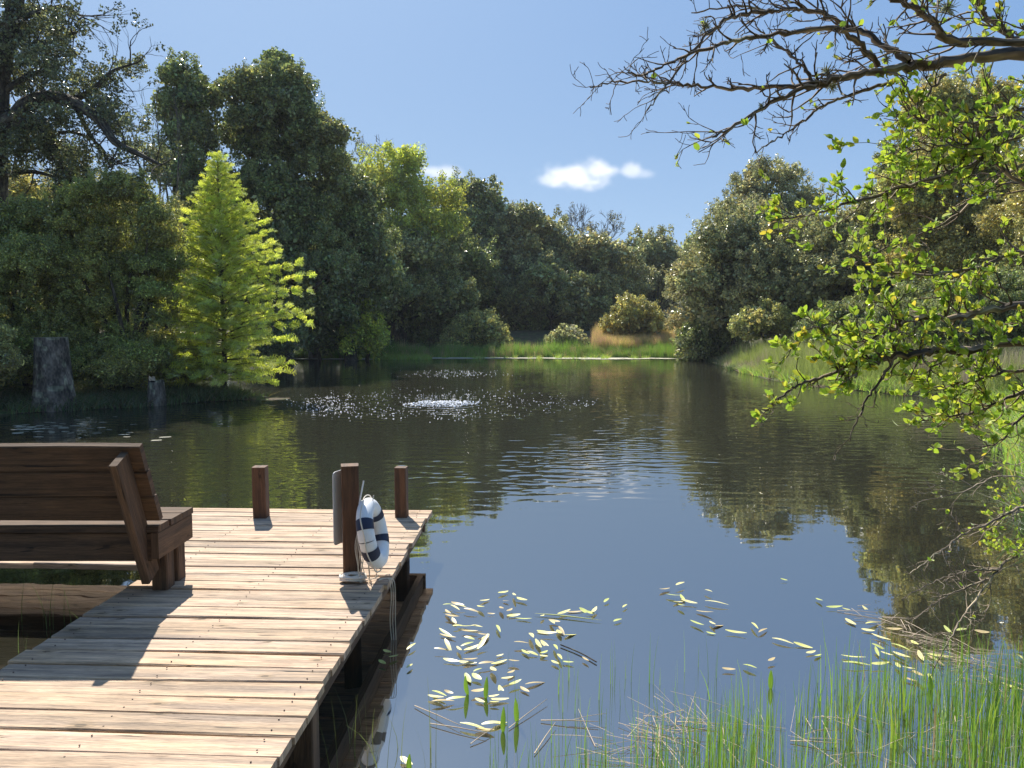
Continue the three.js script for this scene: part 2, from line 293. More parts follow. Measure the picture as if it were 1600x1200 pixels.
// ---------------------------------------------------------------- the bench, seen from behind
{
  const b = thing('wooden_bench', 'dark weathered plank bench with leaning back, standing on the dock', 'bench', V(-1.968, DECK, -4.35));
  const xr = 0, xl = -1.8, hs = 0.42, seatNear = 0.23, seatFar = -0.225, U = V(0, 1, 0);
  const lean = V(0, 0.473, 0.194).normalize(), out = V(0, -0.194, 0.473).normalize().multiplyScalar(1);   // along the back; away from the sitter
  const foot = V(0, 0.44, 0.21);
  const side = (p, t, o = 0) => p.clone().addScaledVector(lean, t).addScaledVector(out, o);
  for (let i = 0; i < 3; i++) { const z = lerp(seatNear - 0.065, seatFar + 0.075, i / 2), w = i === 0 ? 0.13 : 0.148; const p = mesh('seat_board', barGeo(V(xl, hs - 0.019, z), V(xr + [0, 0.004, 0.002][i], hs - 0.019, z), w, 0.038, U, 600 + i, 0.002), benchMat, b); }
  for (let i = 0; i < 3; i++) { const c = side(foot, 0.081 + i * 0.1625, -0.02); mesh('back_board', barGeo(V(xl, c.y, c.z), V(xr - 0.004 * i, c.y, c.z), 0.159, 0.04, out, 610 + i, 0.0022), benchMat, b); }
  for (const x of [-0.09, -1.66]) {
    const a = side(foot, -0.475, 0.07), t = side(foot, 0.455, 0.07);
    mesh('back_post', barGeo(V(x, 0.11, 0.150), V(x, t.y, t.z), 0.14, 0.042, V(1, 0, 0), 620 + (x < -1 ? 1 : 0)), benchMat, b);
    for (const z of [-0.12, 0.03]) mesh('leg', barGeo(V(x + 0.012, 0.0, z), V(x + 0.012, hs - 0.04, z), 0.092, 0.092, V(0, 0, 1), 630 + (x < -1 ? 1 : 0)), benchMat, b);
  }
  for (const x of [-0.024, -1.776]) mesh('side_rail', barGeo(V(x, hs - 0.114, seatNear + 0.0), V(x, hs - 0.114, seatFar + 0.01), 0.042, 0.148, U, 640 + (x < -1 ? 1 : 0)), benchMat, b);
  mesh('rear_rail', barGeo(V(xl + 0.05, hs - 0.122, seatNear - 0.03), V(-0.048, hs - 0.122, seatNear - 0.03), 0.04, 0.162, U, 650), benchMat, b);
  mesh('front_rail', barGeo(V(xl + 0.05, hs - 0.112, seatFar + 0.04), V(-0.048, hs - 0.112, seatFar + 0.04), 0.04, 0.14, U, 651), benchMat, b);
}

// ---------------------------------------------------------------- ring, sign, ropes at the tall post
const paintWhite = std({ color: rgb(0.78, 0.79, 0.80), roughness: 0.45 }), navy = std({ color: rgb(0.012, 0.02, 0.055), roughness: 0.55 }), ropeMat = std({ color: rgb(0.66, 0.60, 0.50), roughness: 0.9 });
{
  const ring = thing('life_ring', 'white life ring with dark navy bands hanging beside the tall dock post', 'life ring', V(-0.845, DECK + 0.275, -4.50));
  const turn = new THREE.Euler(0, -0.02, 0.21, 'ZYX');
  const R = 0.166, r = 0.05, arcs = [];
  const arc = (a0, a1, rr) => { const P = []; for (let i = 0; i <= 14; i++) { const a = lerp(a0, a1, i / 14); P.push(V(0, Math.sin(a) * R, Math.cos(a) * R)); } return tube(P, P.map(() => rr), 18, false); };
  const inner = new THREE.Group(); inner.rotation.copy(turn);
  inner.updateMatrix();
  const add = (n, g, m, p = ring) => { g.applyMatrix4(inner.matrix); return mesh(n, g, m, p); };
  const full = []; for (let i = 0; i <= 56; i++) { const a = i / 56 * Math.PI * 2; full.push(V(0, Math.sin(a) * R, Math.cos(a) * R)); }
  const body = add('ring_body', tube(full, full.map(() => r), 20, false), paintWhite);
  for (const a of [Math.PI * 0.17, Math.PI * 0.83, Math.PI * 1.17, Math.PI * 1.86]) add('band', arc(a - 0.17, a + 0.17, r + 0.0025), navy, body);
  const line = []; for (let i = 0; i <= 60; i++) { const a = i / 60 * Math.PI * 2, s = R + r + 0.004 + 0.018 * Math.abs(Math.sin(a * 2 + 0.2)); line.push(V(0.004 * Math.sin(7 * a), Math.sin(a) * s, Math.cos(a) * s)); }
  add('grab_line', tube(line, line.map(() => 0.004), 6, false), ropeMat, body);
  const hook = tag(mesh('hook', tube(curve([V(-0.935, DECK + 0.47, -4.51), V(-0.89, DECK + 0.472, -4.51), V(-0.862, DECK + 0.465, -4.51), V(-0.845, DECK + 0.478, -4.51), V(-0.84, DECK + 0.505, -4.51)], 12), Array(13).fill(0.004), 7), std({ color: rgb(0.5, 0.5, 0.5), metalness: 0.8, roughness: 0.4 })), 'small metal hook carrying the life ring on the tall post', 'hook');
}
{
  // a plate with rounded corners, fixed along the left side of the tall post
  const w = 0.17, h = 0.45, c = 0.03, s = new THREE.Shape(); s.moveTo(-w / 2 + c, 0); s.lineTo(w / 2 - c, 0); s.quadraticCurveTo(w / 2, 0, w / 2, c); s.lineTo(w / 2, h - c); s.quadraticCurveTo(w / 2, h, w / 2 - c, h); s.lineTo(-w / 2 + c, h); s.quadraticCurveTo(-w / 2, h, -w / 2, h - c); s.lineTo(-w / 2, c); s.quadraticCurveTo(-w / 2, 0, -w / 2 + c, 0);
  const g = new THREE.ExtrudeGeometry(s, { depth: 0.003, bevelEnabled: true, bevelSize: 0.001, bevelThickness: 0.001, bevelSegments: 1 });
  g.rotateY(Math.PI / 2 - 0.36);
  const o = tag(mesh('sign_plate', g, std({ color: rgb(0.72, 0.73, 0.75), roughness: 0.5 })), 'white rounded sign plate fixed to the left side of the tall post', 'sign');
  o.position.set(-1.051, DECK + 0.20, -4.56);
}
{
  const R = rngOf(9), parts = [], top = V(-0.915, DECK + 0.40, -4.47);
  for (let i = 0; i < 11; i++) {
    const f = V(-0.875 + (R() - 0.5) * 0.12, DECK + 0.008, -4.44 + (R() - 0.5) * 0.12), m = top.clone().lerp(f, 0.5).add(V((R() - 0.5) * 0.07, 0, (R() - 0.5) * 0.05)), e = f.clone().add(V((R() - 0.5) * 0.1, 0.004, (R() - 0.5) * 0.1));
    parts.push(tube(curve([top.clone().add(V(0.004 * i % 0.02, -0.02 * R(), 0)), m.clone().lerp(top, 0.5), m, f.clone().add(V(0, 0.05, 0)), f, e], 22), Array(23).fill(0.0024), 5));
  }
  tag(mesh('throw_rope', mergeGeometries(parts), ropeMat), 'pale thin rope hanging in loops from the tall post to the deck', 'rope');
  const coil = []; for (let i = 0; i <= 150; i++) { const a = i * 0.42, r = 0.05 + 0.02 * Math.sin(i * 0.37); coil.push(V(-0.955 + Math.cos(a) * r * 1.15, DECK + 0.01 + 0.028 * Math.abs(Math.sin(i * 0.11)), -4.425 + Math.sin(a) * r * 0.7)); }
  tag(mesh('coiled_rope', tube(coil, coil.map(() => 0.007), 6), std({ color: rgb(0.74, 0.70, 0.64), roughness: 0.95 })), 'small white heap of coiled rope at the foot of the tall post', 'rope');
  const dn = []; for (let k = 0; k < 3; k++) { const x = -0.735 + k * 0.012; dn.push(tube(curve([V(-0.80, DECK + 0.01, -4.45 + k * .02), V(-0.765, DECK + 0.012, -4.44), V(x, DECK + 0.004, -4.43), V(x + 0.008, DECK - 0.1, -4.425), V(x + 0.004 * k, DECK - 0.24, -4.42), V(x + 0.012, -0.05, -4.42)], 24), Array(25).fill(0.0024), 5)); }
  tag(mesh('dangling_rope', mergeGeometries(dn), ropeMat), 'thin rope end hanging over the right dock edge into the water', 'rope');
  tag(mesh('cord', tube(curve([V(-0.895, DECK + 0.60, -4.49), V(-0.905, DECK + 0.54, -4.475), V(-0.918, DECK + 0.46, -4.462), V(-0.922, DECK + 0.38, -4.462)], 14), Array(15).fill(0.005), 6), paintWhite), 'stiff white cord standing out from the right of the tall post', 'cord');
}

// ---------------------------------------------------------------- stumps on the left shore
function stump(p, r0, r1, h, seed, jag, label) {
  const o = thing('tree_stump', label, 'stump', p), R = rngOf(seed), n = 40, m = 14, pos = [], uv = [], idx = [];
  for (let j = 0; j <= m; j++) for (let i = 0; i <= n; i++) {
    const a = i / n * Math.PI * 2, t = j / m, fl = Math.pow(1 - t, 2.6), rib = 1 + 0.16 * fl * Math.sin(a * 5 + seed) + 0.09 * (fbm(Math.cos(a) * 2.4 + seed, Math.sin(a) * 2.4 + t * 1.2, 3) - 0.5);
    const r = lerp(r1, r0, Math.pow(1 - t, 1.25)) * rib; pos.push(Math.cos(a) * r, t * h * (1 - (t > 0.9 ? jag * fbm(Math.cos(a) * 3 + 7, Math.sin(a) * 3, 2) : 0)) - 0.25 * (1 - t), Math.sin(a) * r); uv.push(i / n * 2, t * h);
  }
  for (let j = 0; j < m; j++) for (let i = 0; i < n; i++) { const q = j * (n + 1) + i; idx.push(q, q + n + 1, q + 1, q + 1, q + n + 1, q + n + 2); }
  const trunk = mesh('trunk', geoOf(pos, idx, uv), greyBark, o);
  const c = [0, h * (1 - jag * 0.5) - 0.01, 0], cuv = [0, 0], ci = []; for (let i = 0; i <= n; i++) { const q = (m * (n + 1) + i) * 3; c.push(pos[q], pos[q + 1], pos[q + 2]); cuv.push(pos[q], pos[q + 2]); if (i) ci.push(0, i + 1, i); }
  mesh('cut_top', geoOf(c, ci, cuv), std({ map: woodColor, color: rgb(0.8, 0.78, 0.76), roughness: 0.95 }), trunk);
}
stump(V(-10.5, 0, -17.2), 0.46, 0.34, 1.66, 3, 0, 'tall grey flared tree stump at the water edge on the far left');
stump(V(-8.62, 0, -18.2), 0.24, 0.17, 0.75, 8, 0.4, 'small jagged broken stump in the shade left of the bright green tree');

// ---------------------------------------------------------------- foliage sprays (shared)
function sprayGeo(seed, n, size, o = {}) {   // n leaves inside a unit ball, two materials: first matte then glossy
  const R = rngOf(seed), pos = [], idx = [], col = [], nor = [], q = new THREE.Quaternion(), e = new THREE.Euler();
  const glossy = Math.round(n * (o.gloss ?? 0.3));
  for (let i = 0; i < n; i++) {
    const a = R() * 6.283, z = R() * 2 - 1, s = Math.sqrt(1 - z * z), r = Math.cbrt(R()), c = V(s * Math.cos(a) * r, z * r * (o.flat ?? 0.8), s * Math.sin(a) * r);
    e.set((R() - 0.5) * (o.tilt ?? 2.6), R() * 6.283, (R() - 0.5) * (o.tilt ?? 2.6)); q.setFromEuler(e);
    const L = size * (0.7 + 0.6 * R()), w = L * (o.wide ?? 0.3), b = pos.length / 3, tone = 0.5 + 1.4 * R() * R(), yel = 1 + 0.25 * (R() - 0.5);
    for (const p of [V(-L / 2, 0, 0), V(0.05 * L, L * 0.06, w), V(L / 2, -L * 0.05, 0), V(0.05 * L, L * 0.06, -w)]) { p.applyQuaternion(q).add(c); pos.push(p.x, p.y, p.z); col.push(tone * yel, tone, tone * (2 - yel)); }
    idx.push(b, b + 1, b + 2, b, b + 2, b + 3);
  }
  const g = geoOf(pos, idx, null, col); const k = (n - glossy) * 6; g.addGroup(0, k, 0); g.addGroup(k, glossy * 6, 1); return g;
}
const oakSprays = [1, 2, 3].map((s) => sprayGeo(s * 13, 26, 0.47, { gloss: 0.3, wide: 0.34 })), willowSprays = [4, 5].map((s) => sprayGeo(s * 13, 28, 0.52, { wide: 0.2, gloss: 0.25 })), lightSprays = [6, 7].map((s) => sprayGeo(s * 13, 24, 0.48, { gloss: 0.1 }));
const featherGeo = (() => {   // a flat feathery frond, 1 long along x, slightly drooping leaflets on both sides
  const R = rngOf(99), pos = [], idx = [], col = [];
  for (let i = 0; i < 9; i++) for (const s of [-1, 1]) {
    const x = 0.04 + (i + 0.5 * (s > 0)) / 9 * 0.96, l = (0.16 + 0.16 * Math.sin(Math.min(1, x * 1.2) * 2.6)) * (0.75 + 0.5 * R()), b = pos.length / 3, y = 0.05 * (R() - 0.5), w = 0.028 + 0.018 * R(), t = 0.55 + 0.8 * R(), f = 0.35 * l, dy = (R() - 0.5) * 1.2 * l;
    pos.push(x - w, y, 0, x + w, y, 0, x + f + w, y + dy, s * l, x + f - w, y + dy, s * l * 0.96); for (let k = 0; k < 4; k++) col.push(t, t, t); idx.push(b, b + 1, b + 2, b, b + 2, b + 3);
  }
  return geoOf(pos, idx, null, col);
})();
const TM = new THREE.Matrix4(), TQ = new THREE.Quaternion(), TE = new THREE.Euler();
const place = (p, s, R) => { TE.set(R() * 6.283, R() * 6.283, R() * 6.283); return new THREE.Matrix4().compose(p, TQ.setFromEuler(TE), V(s, s, s)); };
const TONES = {   // leaf colours by kind of tree
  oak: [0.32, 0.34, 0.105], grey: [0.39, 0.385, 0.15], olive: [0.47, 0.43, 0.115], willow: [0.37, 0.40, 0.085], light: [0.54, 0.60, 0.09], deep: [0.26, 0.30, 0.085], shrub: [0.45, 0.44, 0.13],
};
// lobes: [centre Vector3 (relative), rx, ry, rz]
function crownList(R, lobes, clumps, clumpR, sprays, sprayR, tone, fill = 0.12) {
  const lists = [[], [], []], tot = lobes.reduce((s, l) => s + l[1] * l[2], 0), col = new THREE.Color(), centres = [];
  for (const [c, rx, ry, rz] of lobes) {
    const cR = Math.min(clumpR, 0.5 * Math.min(rx, ry)), nc = Math.max(4, Math.round(clumps * rx * ry / tot)), ex = Math.max(0.5 * rx, rx - 0.75 * cR), ey = Math.max(0.5 * ry, ry - 0.6 * cR), ez = Math.max(0.5 * rz, rz - 0.75 * cR);
    for (let k = 0; k < nc; k++) {
      const a = R() * 6.283, y = -0.75 + 1.75 * Math.pow(R(), 0.85), s = Math.sqrt(Math.max(0, 1 - y * y)), f = 0.62 + 0.36 * Math.sqrt(R());
      const cc = V(c.x + ex * s * Math.cos(a) * f, c.y + ey * y * f, c.z + ez * s * Math.sin(a) * f), cr = cR * (0.4 + 1.1 * R() * R() + 0.2 * R()), tn = 0.75 + 0.5 * R(), ye = 1 + 0.24 * (R() - 0.45);
      centres.push(cc);
      const ns = Math.round(sprays / clumps * (cr / cR) ** 2 * 1.25);
      for (let i = 0; i < ns; i++) {
        const b = R() * 6.283, z = -0.35 + 1.35 * R(), q = Math.sqrt(Math.max(0, 1 - z * z)), r = cr * (0.4 + 0.6 * Math.sqrt(R())) * (R() < 0.16 ? 1.15 + 0.55 * R() : 1);
        const p = V(cc.x + q * Math.cos(b) * r, cc.y + z * r * 0.6, cc.z + q * Math.sin(b) * r), t = tn * (0.85 + 0.3 * R());
        lists[i % 3].push({ m: place(p, sprayR * (0.7 + 0.6 * R()), R), c: new THREE.Color().setRGB(tone[0] * t * ye, tone[1] * t, tone[2] * t) });
      }
    }
    const nShoots = Math.round(nc * 3);   // young shoots that break the outline
    for (let k = 0; k < nShoots; k++) {
      const a = R() * 6.283, y = -0.15 + 1.15 * R(), s = Math.sqrt(Math.max(0, 1 - y * y)), dir = V(s * Math.cos(a), y + 0.25, s * Math.sin(a)).normalize(), p = V(c.x + rx * s * Math.cos(a) * 0.9, c.y + ry * y * 0.92, c.z + rz * s * Math.sin(a) * 0.9), L = cR * (0.35 + 0.8 * R() * R()), t = 0.8 + 0.5 * R();
      for (let i = 0; i < 5; i++) { const q = p.clone().addScaledVector(dir, L * i / 4).add(V(R() - 0.5, R() - 0.5, R() - 0.5).multiplyScalar(0.25 * cR)); lists[(k + i) % 3].push({ m: place(q, sprayR * lerp(0.8, 0.4, i / 4), R), c: new THREE.Color().setRGB(tone[0] * t, tone[1] * t, tone[2] * t) }); }
    }
    const ni = Math.round(sprays * fill * rx * ry / tot);
    for (let i = 0; i < ni; i++) { const a = R() * 6.283, y = R() * 2 - 1, s = Math.sqrt(1 - y * y), r = Math.cbrt(R()) * 0.8; lists[i % 3].push({ m: place(V(c.x + rx * s * Math.cos(a) * r, c.y + ry * y * r, c.z + rz * s * Math.sin(a) * r), sprayR * 1.5, R), c: new THREE.Color().setRGB(tone[0] * 0.8, tone[1] * 0.8, tone[2] * 0.8) }); }
  }
  return { lists, centres };
}
function addCrown(o, data, sprays, mats, name = 'crown') {
  sprays.forEach((g, i) => { const list = sprays.length === 3 ? data.lists[i] : data.lists.filter((_, k) => k % sprays.length === i).flat(); if (list.length) instanced(name, g, mats, list, o); });
}
function limbs(R, from, targets, r0, sides = 6) {
  return targets.map((t) => { const m = from.clone().lerp(t, 0.45).add(V((R() - 0.5) * 0.8, t.y * 0.04, (R() - 0.5) * 0.8)), pts = curve([from, m, t], 8); return tube(pts, pts.map((_, i) => lerp(r0, r0 * 0.12, Math.pow(i / 8, 0.8))), sides); });
}
let treeSeed = 1000;
// a broad tree from its outline: middle column, distance, top and lower edge of the crown, width (all as seen from the dock)
function broadTree(o) {
  const { px, d, top, w, low, label, tone = 'oak', name = 'oak_tree', category = 'tree', group, spray = oakSprays, dense = 1, mats = [matteLeaf, glossLeaf], lobesAt, clumpK = 0.2, trunkless } = o;
  const R = rngOf(treeSeed++), x = ahead(px, 500, d).x, gy = Math.max(0, groundAt(x, -d)), base = V(x, gy, -d), t = thing(name, label, category, base, group);
  const yT = ahead(px, top, d).y - gy, yB = Math.max(0.25, ahead(px, low, d).y - gy), rx = w / 2 / FOCAL * d, ry = (yT - yB) / 2;
  const lobes = lobesAt ? lobesAt.map(([lx, ly, lw, lh]) => { const c = ahead(lx, ly, d); return [V(c.x - x, c.y - gy, (R() - 0.5) * rx * 0.5), lw / FOCAL * d, lh / FOCAL * d, Math.max(lw, 40) / FOCAL * d]; }) : [[V(0, yB + ry * 0.85, 0), rx * 0.92, ry * 0.82, rx * 0.85]];
  if (!lobesAt) for (let i = 0; i < 4; i++) { const k = (i - 1.5) / 1.5, s = 0.35 + 0.25 * R(); lobes.push([V(k * rx * 0.6 + (R() - 0.5) * rx * 0.2, i === 1 || i === 2 ? yT - ry * s : yB + ry * (0.7 + 0.5 * R()), (R() - 0.3) * rx * 0.5), rx * s, ry * s, rx * s]); }
  const sr = 0.0088 * d * (o.grain ?? 1), area = (w * (low - top)) / (14.7 * 14.7 * (o.grain ?? 1) ** 2), n = Math.round(area * 7.0 * dense), cr = (o.clump ?? 0.026) * d, clumps = Math.round(clamp(lobes.reduce((q, l) => q + l[1] * l[2], 0) / (cr * cr) * 2.5, 14, 240));
  const data = crownList(R, lobes, clumps, cr, n, sr, TONES[tone], o.fill ?? 0.08);
  const tr = Math.max(0.08, 0.028 * yT), fork = V((R() - 0.5) * 0.6, Math.max(0.4, yB + ry * 0.25), 0), parts = [];
  const trunkPts = curve([V(0, -0.3, 0), V((R() - 0.5) * 0.4, fork.y * 0.5, 0), fork], 8);
  parts.push(tube(trunkPts, trunkPts.map((_, i) => lerp(tr * 1.35, tr * 0.75, i / 8)), 9));
  const tg = data.centres.slice().sort(() => R() - 0.5).slice(0, 13);
  parts.push(...limbs(R, fork, tg, tr * 0.5));
  mesh('trunk', mergeGeometries(parts), barkMat, t);
  addCrown(t, data, spray, mats);
  return t;
}
// left shore
broadTree({ px: 195, d: 18.9, top: 268, w: 235, low: 640, tone: 'willow', lobesAt: [[165, 315, 42, 42], [215, 300, 34, 30], [120, 335, 44, 50], [250, 350, 34, 52], [190, 385, 80, 70], [240, 455, 50, 80], [140, 455, 80, 80], [195, 560, 95, 75]], spray: willowSprays, name: 'willow_thicket', label: 'dense dark green thicket behind the stumps, left of the bright tree', dense: 2.0, grain: 0.8, clumpK: 0.17 });
broadTree({ px: 40, d: 18.6, top: 300, w: 220, low: 630, tone: 'willow', lobesAt: [[70, 330, 40, 36], [15, 345, 50, 44], [95, 385, 44, 60], [-30, 370, 60, 60], [40, 440, 95, 85], [90, 540, 60, 70], [0, 560, 80, 80]], spray: willowSprays, name: 'willow_thicket', label: 'dense dark thicket directly behind the tall grey stump', dense: 2.0, grain: 0.8, clumpK: 0.17 });
broadTree({ px: -150, d: 16.8, top: 340, w: 300, low: 640, tone: 'willow', spray: willowSprays, name: 'willow_thicket', label: 'leafy thicket cut off by the left picture edge beside the stump', dense: 1.2, grain: 0.9 });
broadTree({ px: 100, d: 25, top: 268, w: 330, low: 560, tone: 'olive', spray: willowSprays, name: 'willow_tree', label: 'olive leafy tree rising behind the left thickets under the arching limb', dense: 0.9 });
broadTree({ px: 250, d: 27, top: 300, w: 140, low: 560, tone: 'shrub', spray: willowSprays, name: 'willow_tree', label: 'pale olive bush showing just left of the bright green tree top', dense: 1.0 });
broadTree({ px: 300, d: 38, top: 88, w: 130, low: 560, tone: 'deep', label: 'narrow tall dark oak left of the largest oak on the left shore', lobesAt: [[285, 118, 34, 30], [312, 150, 34, 36], [278, 175, 36, 34], [305, 215, 48, 45], [300, 300, 66, 80], [300, 430, 80, 110]], dense: 1.3 });
broadTree({ px: 440, d: 39, top: 85, w: 250, low: 552, tone: 'deep', label: 'largest dark oak behind the bright green tree on the left shore', lobesAt: [[430, 108, 34, 24], [395, 135, 36, 34], [462, 140, 36, 34], [425, 160, 58, 44], [450, 205, 72, 60], [500, 225, 40, 44], [385, 215, 45, 60], [470, 280, 85, 90], [420, 330, 90, 90], [460, 440, 105, 105], [390, 460, 80, 90]], dense: 1.5 });
broadTree({ px: 548, d: 43, top: 262, w: 179, low: 556, tone: 'deep', label: 'dark oak stepping down to the right of the largest left oak', dense: 1.5 });
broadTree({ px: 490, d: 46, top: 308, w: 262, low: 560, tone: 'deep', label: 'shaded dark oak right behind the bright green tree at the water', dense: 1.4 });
broadTree({ px: 625, d: 54, top: 228, w: 186, low: 470, tone: 'light', spray: lightSprays, name: 'spring_tree', label: 'yellow green tree with fresh leaves rising among the dark oaks', mats: [brightLeaf, glossLeaf], dense: 1.0 });
broadTree({ px: 615, d: 54, top: 353, w: 262, low: 556, tone: 'oak', label: 'dark oak standing below the yellow green tree', dense: 1.5 });
broadTree({ px: 690, d: 60, top: 333, w: 179, low: 555, tone: 'deep', label: 'dark oak between the yellow green tree and the round topped oak', dense: 1.5 });
broadTree({ px: 735, d: 67, top: 270, w: 158, low: 552, tone: 'oak', label: 'round topped oak right of the yellow green tree', dense: 1.4 });
broadTree({ px: 795, d: 66, top: 324, w: 138, low: 550, tone: 'grey', label: 'greyish oak one step right of the round topped oak', dense: 1.2 });
broadTree({ px: 850, d: 69, top: 328, w: 124, low: 548, tone: 'grey', label: 'slim grey oak left of the bare branched tree', dense: 1.1 });
broadTree({ px: 775, d: 67, top: 408, w: 193, low: 553, tone: 'deep', label: 'low dark oak at the far water edge below the greyish oak', dense: 1.5 });
broadTree({ px: 862, d: 63, top: 418, w: 179, low: 550, tone: 'oak', label: 'low spreading oak at the far shore beneath the slim grey oak', dense: 1.2 });
broadTree({ px: 930, d: 68, top: 370, w: 193, low: 548, tone: 'grey', label: 'grey green oak at the far shore in front of the bare branched trees', dense: 1.1 });
broadTree({ px: 1020, d: 74, top: 360, w: 131, low: 540, tone: 'grey', label: 'thin far oak at the lowest dip of the tree line', dense: 0.75 });
broadTree({ px: 975, d: 76, top: 393, w: 110, low: 530, tone: 'oak', label: 'small far oak just right of the bare branched trees', dense: 0.8 });
// right shore
broadTree({ px: 1190, d: 54, top: 252, w: 165, low: 420, tone: 'grey', label: 'sparse tall oak rising behind the dense right shore oak', dense: 0.55, clumpK: 0.16 });
broadTree({ px: 1155, d: 42, top: 316, w: 205, low: 562, tone: 'grey', label: 'dense round oak hanging low over the water on the right shore', dense: 1.6 });
broadTree({ px: 1098, d: 46, top: 368, w: 100, low: 548, tone: 'grey', label: 'pale oak on the left flank of the dense right shore oak', dense: 1.3 });
broadTree({ px: 1320, d: 37, top: 318, w: 200, low: 530, tone: 'grey', label: 'broad grey green oak right of the dense shore oak', dense: 1.5 });
broadTree({ px: 1235, d: 39, top: 338, w: 165, low: 530, tone: 'grey', label: 'oak filling the gap between the two broad right shore oaks', dense: 1.4 });
broadTree({ px: 1400, d: 35, top: 205, w: 130, low: 520, tone: 'oak', label: 'wispy topped oak at the left side of the huge olive oak', dense: 0.8 });
broadTree({ px: 1510, d: 30, top: 108, w: 290, low: 540, tone: 'olive', label: 'huge olive toned oak behind the near leafy branches on the right', dense: 1.6, grain: 0.85 });
broadTree({ px: 1700, d: 25, top: 90, w: 330, low: 560, tone: 'olive', label: 'olive oak cut off by the right picture edge', dense: 1.1 });
// the trees of the near bank, behind the viewer: they keep the sky off what faces the viewer
for (const [x, z, h, w, label] of [[-8.5, 5.5, 9, 4.2, 'oak on the near bank behind the viewer, left of the dock'], [-2.2, 8.5, 11, 4.8, 'oak on the near bank straight behind the dock'], [4.8, 7.5, 10, 4.4, 'oak on the near bank behind the viewer, right of the dock']]) {
  const R = rngOf(treeSeed++), gy = groundAt(x, z), t = thing('oak_tree', label, 'tree', V(x, gy, z), 'oaks on the near bank');
  const data = crownList(R, [[V(0, h * 0.55, 0), w, h * 0.46, w * 0.9], [V(w * 0.4, h * 0.35, 0), w * 0.6, h * 0.3, w * 0.6], [V(-w * 0.4, h * 0.38, 0), w * 0.6, h * 0.3, w * 0.6]], 60, 1.1, 1500, 0.6, TONES.oak, 0.25);
  const pts = curve([V(0, -0.3, 0), V(0.2, h * 0.2, 0), V(0, h * 0.42, 0)], 8);
  mesh('trunk', mergeGeometries([tube(pts, pts.map((_, i) => lerp(0.34, 0.2, i / 8)), 9), ...limbs(R, pts[8], data.centres.slice(0, 10), 0.13)]), barkMat, t);
  addCrown(t, data, oakSprays, [matteLeaf, glossLeaf]);
}
// undergrowth
const bushGroup = 'shrubs under the far trees';
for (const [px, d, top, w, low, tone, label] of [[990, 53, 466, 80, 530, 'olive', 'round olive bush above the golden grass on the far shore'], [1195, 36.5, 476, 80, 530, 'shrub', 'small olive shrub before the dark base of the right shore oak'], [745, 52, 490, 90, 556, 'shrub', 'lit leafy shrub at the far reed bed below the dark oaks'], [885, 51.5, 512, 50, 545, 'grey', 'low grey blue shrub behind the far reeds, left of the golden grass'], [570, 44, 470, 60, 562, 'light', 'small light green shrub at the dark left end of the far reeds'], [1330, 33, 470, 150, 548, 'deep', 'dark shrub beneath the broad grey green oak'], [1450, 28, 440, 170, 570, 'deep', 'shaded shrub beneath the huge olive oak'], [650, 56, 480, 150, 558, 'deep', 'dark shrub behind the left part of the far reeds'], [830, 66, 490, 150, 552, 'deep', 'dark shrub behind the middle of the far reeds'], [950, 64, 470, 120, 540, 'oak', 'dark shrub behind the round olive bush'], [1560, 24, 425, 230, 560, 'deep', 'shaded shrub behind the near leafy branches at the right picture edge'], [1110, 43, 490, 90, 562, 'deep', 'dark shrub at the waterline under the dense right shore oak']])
  broadTree({ px, d, top, w, low, tone, label, name: 'shrub', category: 'shrub', group: bushGroup, dense: 1.5, fill: 0.2, clump: 0.014, lobesAt: [[px, top + (low - top) * 0.45, w * 0.42, (low - top) * 0.48], [px - w * 0.3, top + (low - top) * 0.68, w * 0.3, (low - top) * 0.4], [px + w * 0.3, top + (low - top) * 0.7, w * 0.3, (low - top) * 0.38]] });
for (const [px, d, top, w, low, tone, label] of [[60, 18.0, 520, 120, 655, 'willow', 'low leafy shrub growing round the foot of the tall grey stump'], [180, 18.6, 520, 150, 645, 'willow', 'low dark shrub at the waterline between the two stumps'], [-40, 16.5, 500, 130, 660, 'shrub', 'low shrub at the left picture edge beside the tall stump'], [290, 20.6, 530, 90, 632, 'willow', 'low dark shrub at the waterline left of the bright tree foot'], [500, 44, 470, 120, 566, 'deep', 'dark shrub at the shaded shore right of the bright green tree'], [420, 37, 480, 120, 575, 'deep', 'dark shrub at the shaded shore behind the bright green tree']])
  broadTree({ px, d, top, w, low, tone, label, name: 'shrub', category: 'shrub', group: 'shrubs along the left shore', spray: willowSprays, dense: 1.6, fill: 0.2 });
// a far wood that closes the view
{
  const R = rngOf(4321), lists = [[], [], []];
  for (let k = 0; k < 150; k++) { const px = -250 + 2100 * R(), d = 84 + 30 * R(), c = ahead(px, 500, d), h = 4 + 5.5 * R(); for (let i = 0; i < 32; i++) { const a = R() * 6.283, y = R(), r = 3.2 * Math.sqrt(R()); lists[i % 3].push({ m: place(V(c.x + Math.cos(a) * r, 1.5 + h * y, -d + Math.sin(a) * r), 1.1, R), c: rgb(0.18 + 0.06 * R(), 0.19 + 0.06 * R(), 0.11) }); } }
  const wood = thing('far_wood', 'far dark wood closing the view behind the shore trees', 'wood'); wood.userData.kind = 'stuff';
  oakSprays.forEach((g, i) => instanced('crown', g, [matteLeaf, glossLeaf], lists[i], wood));
}

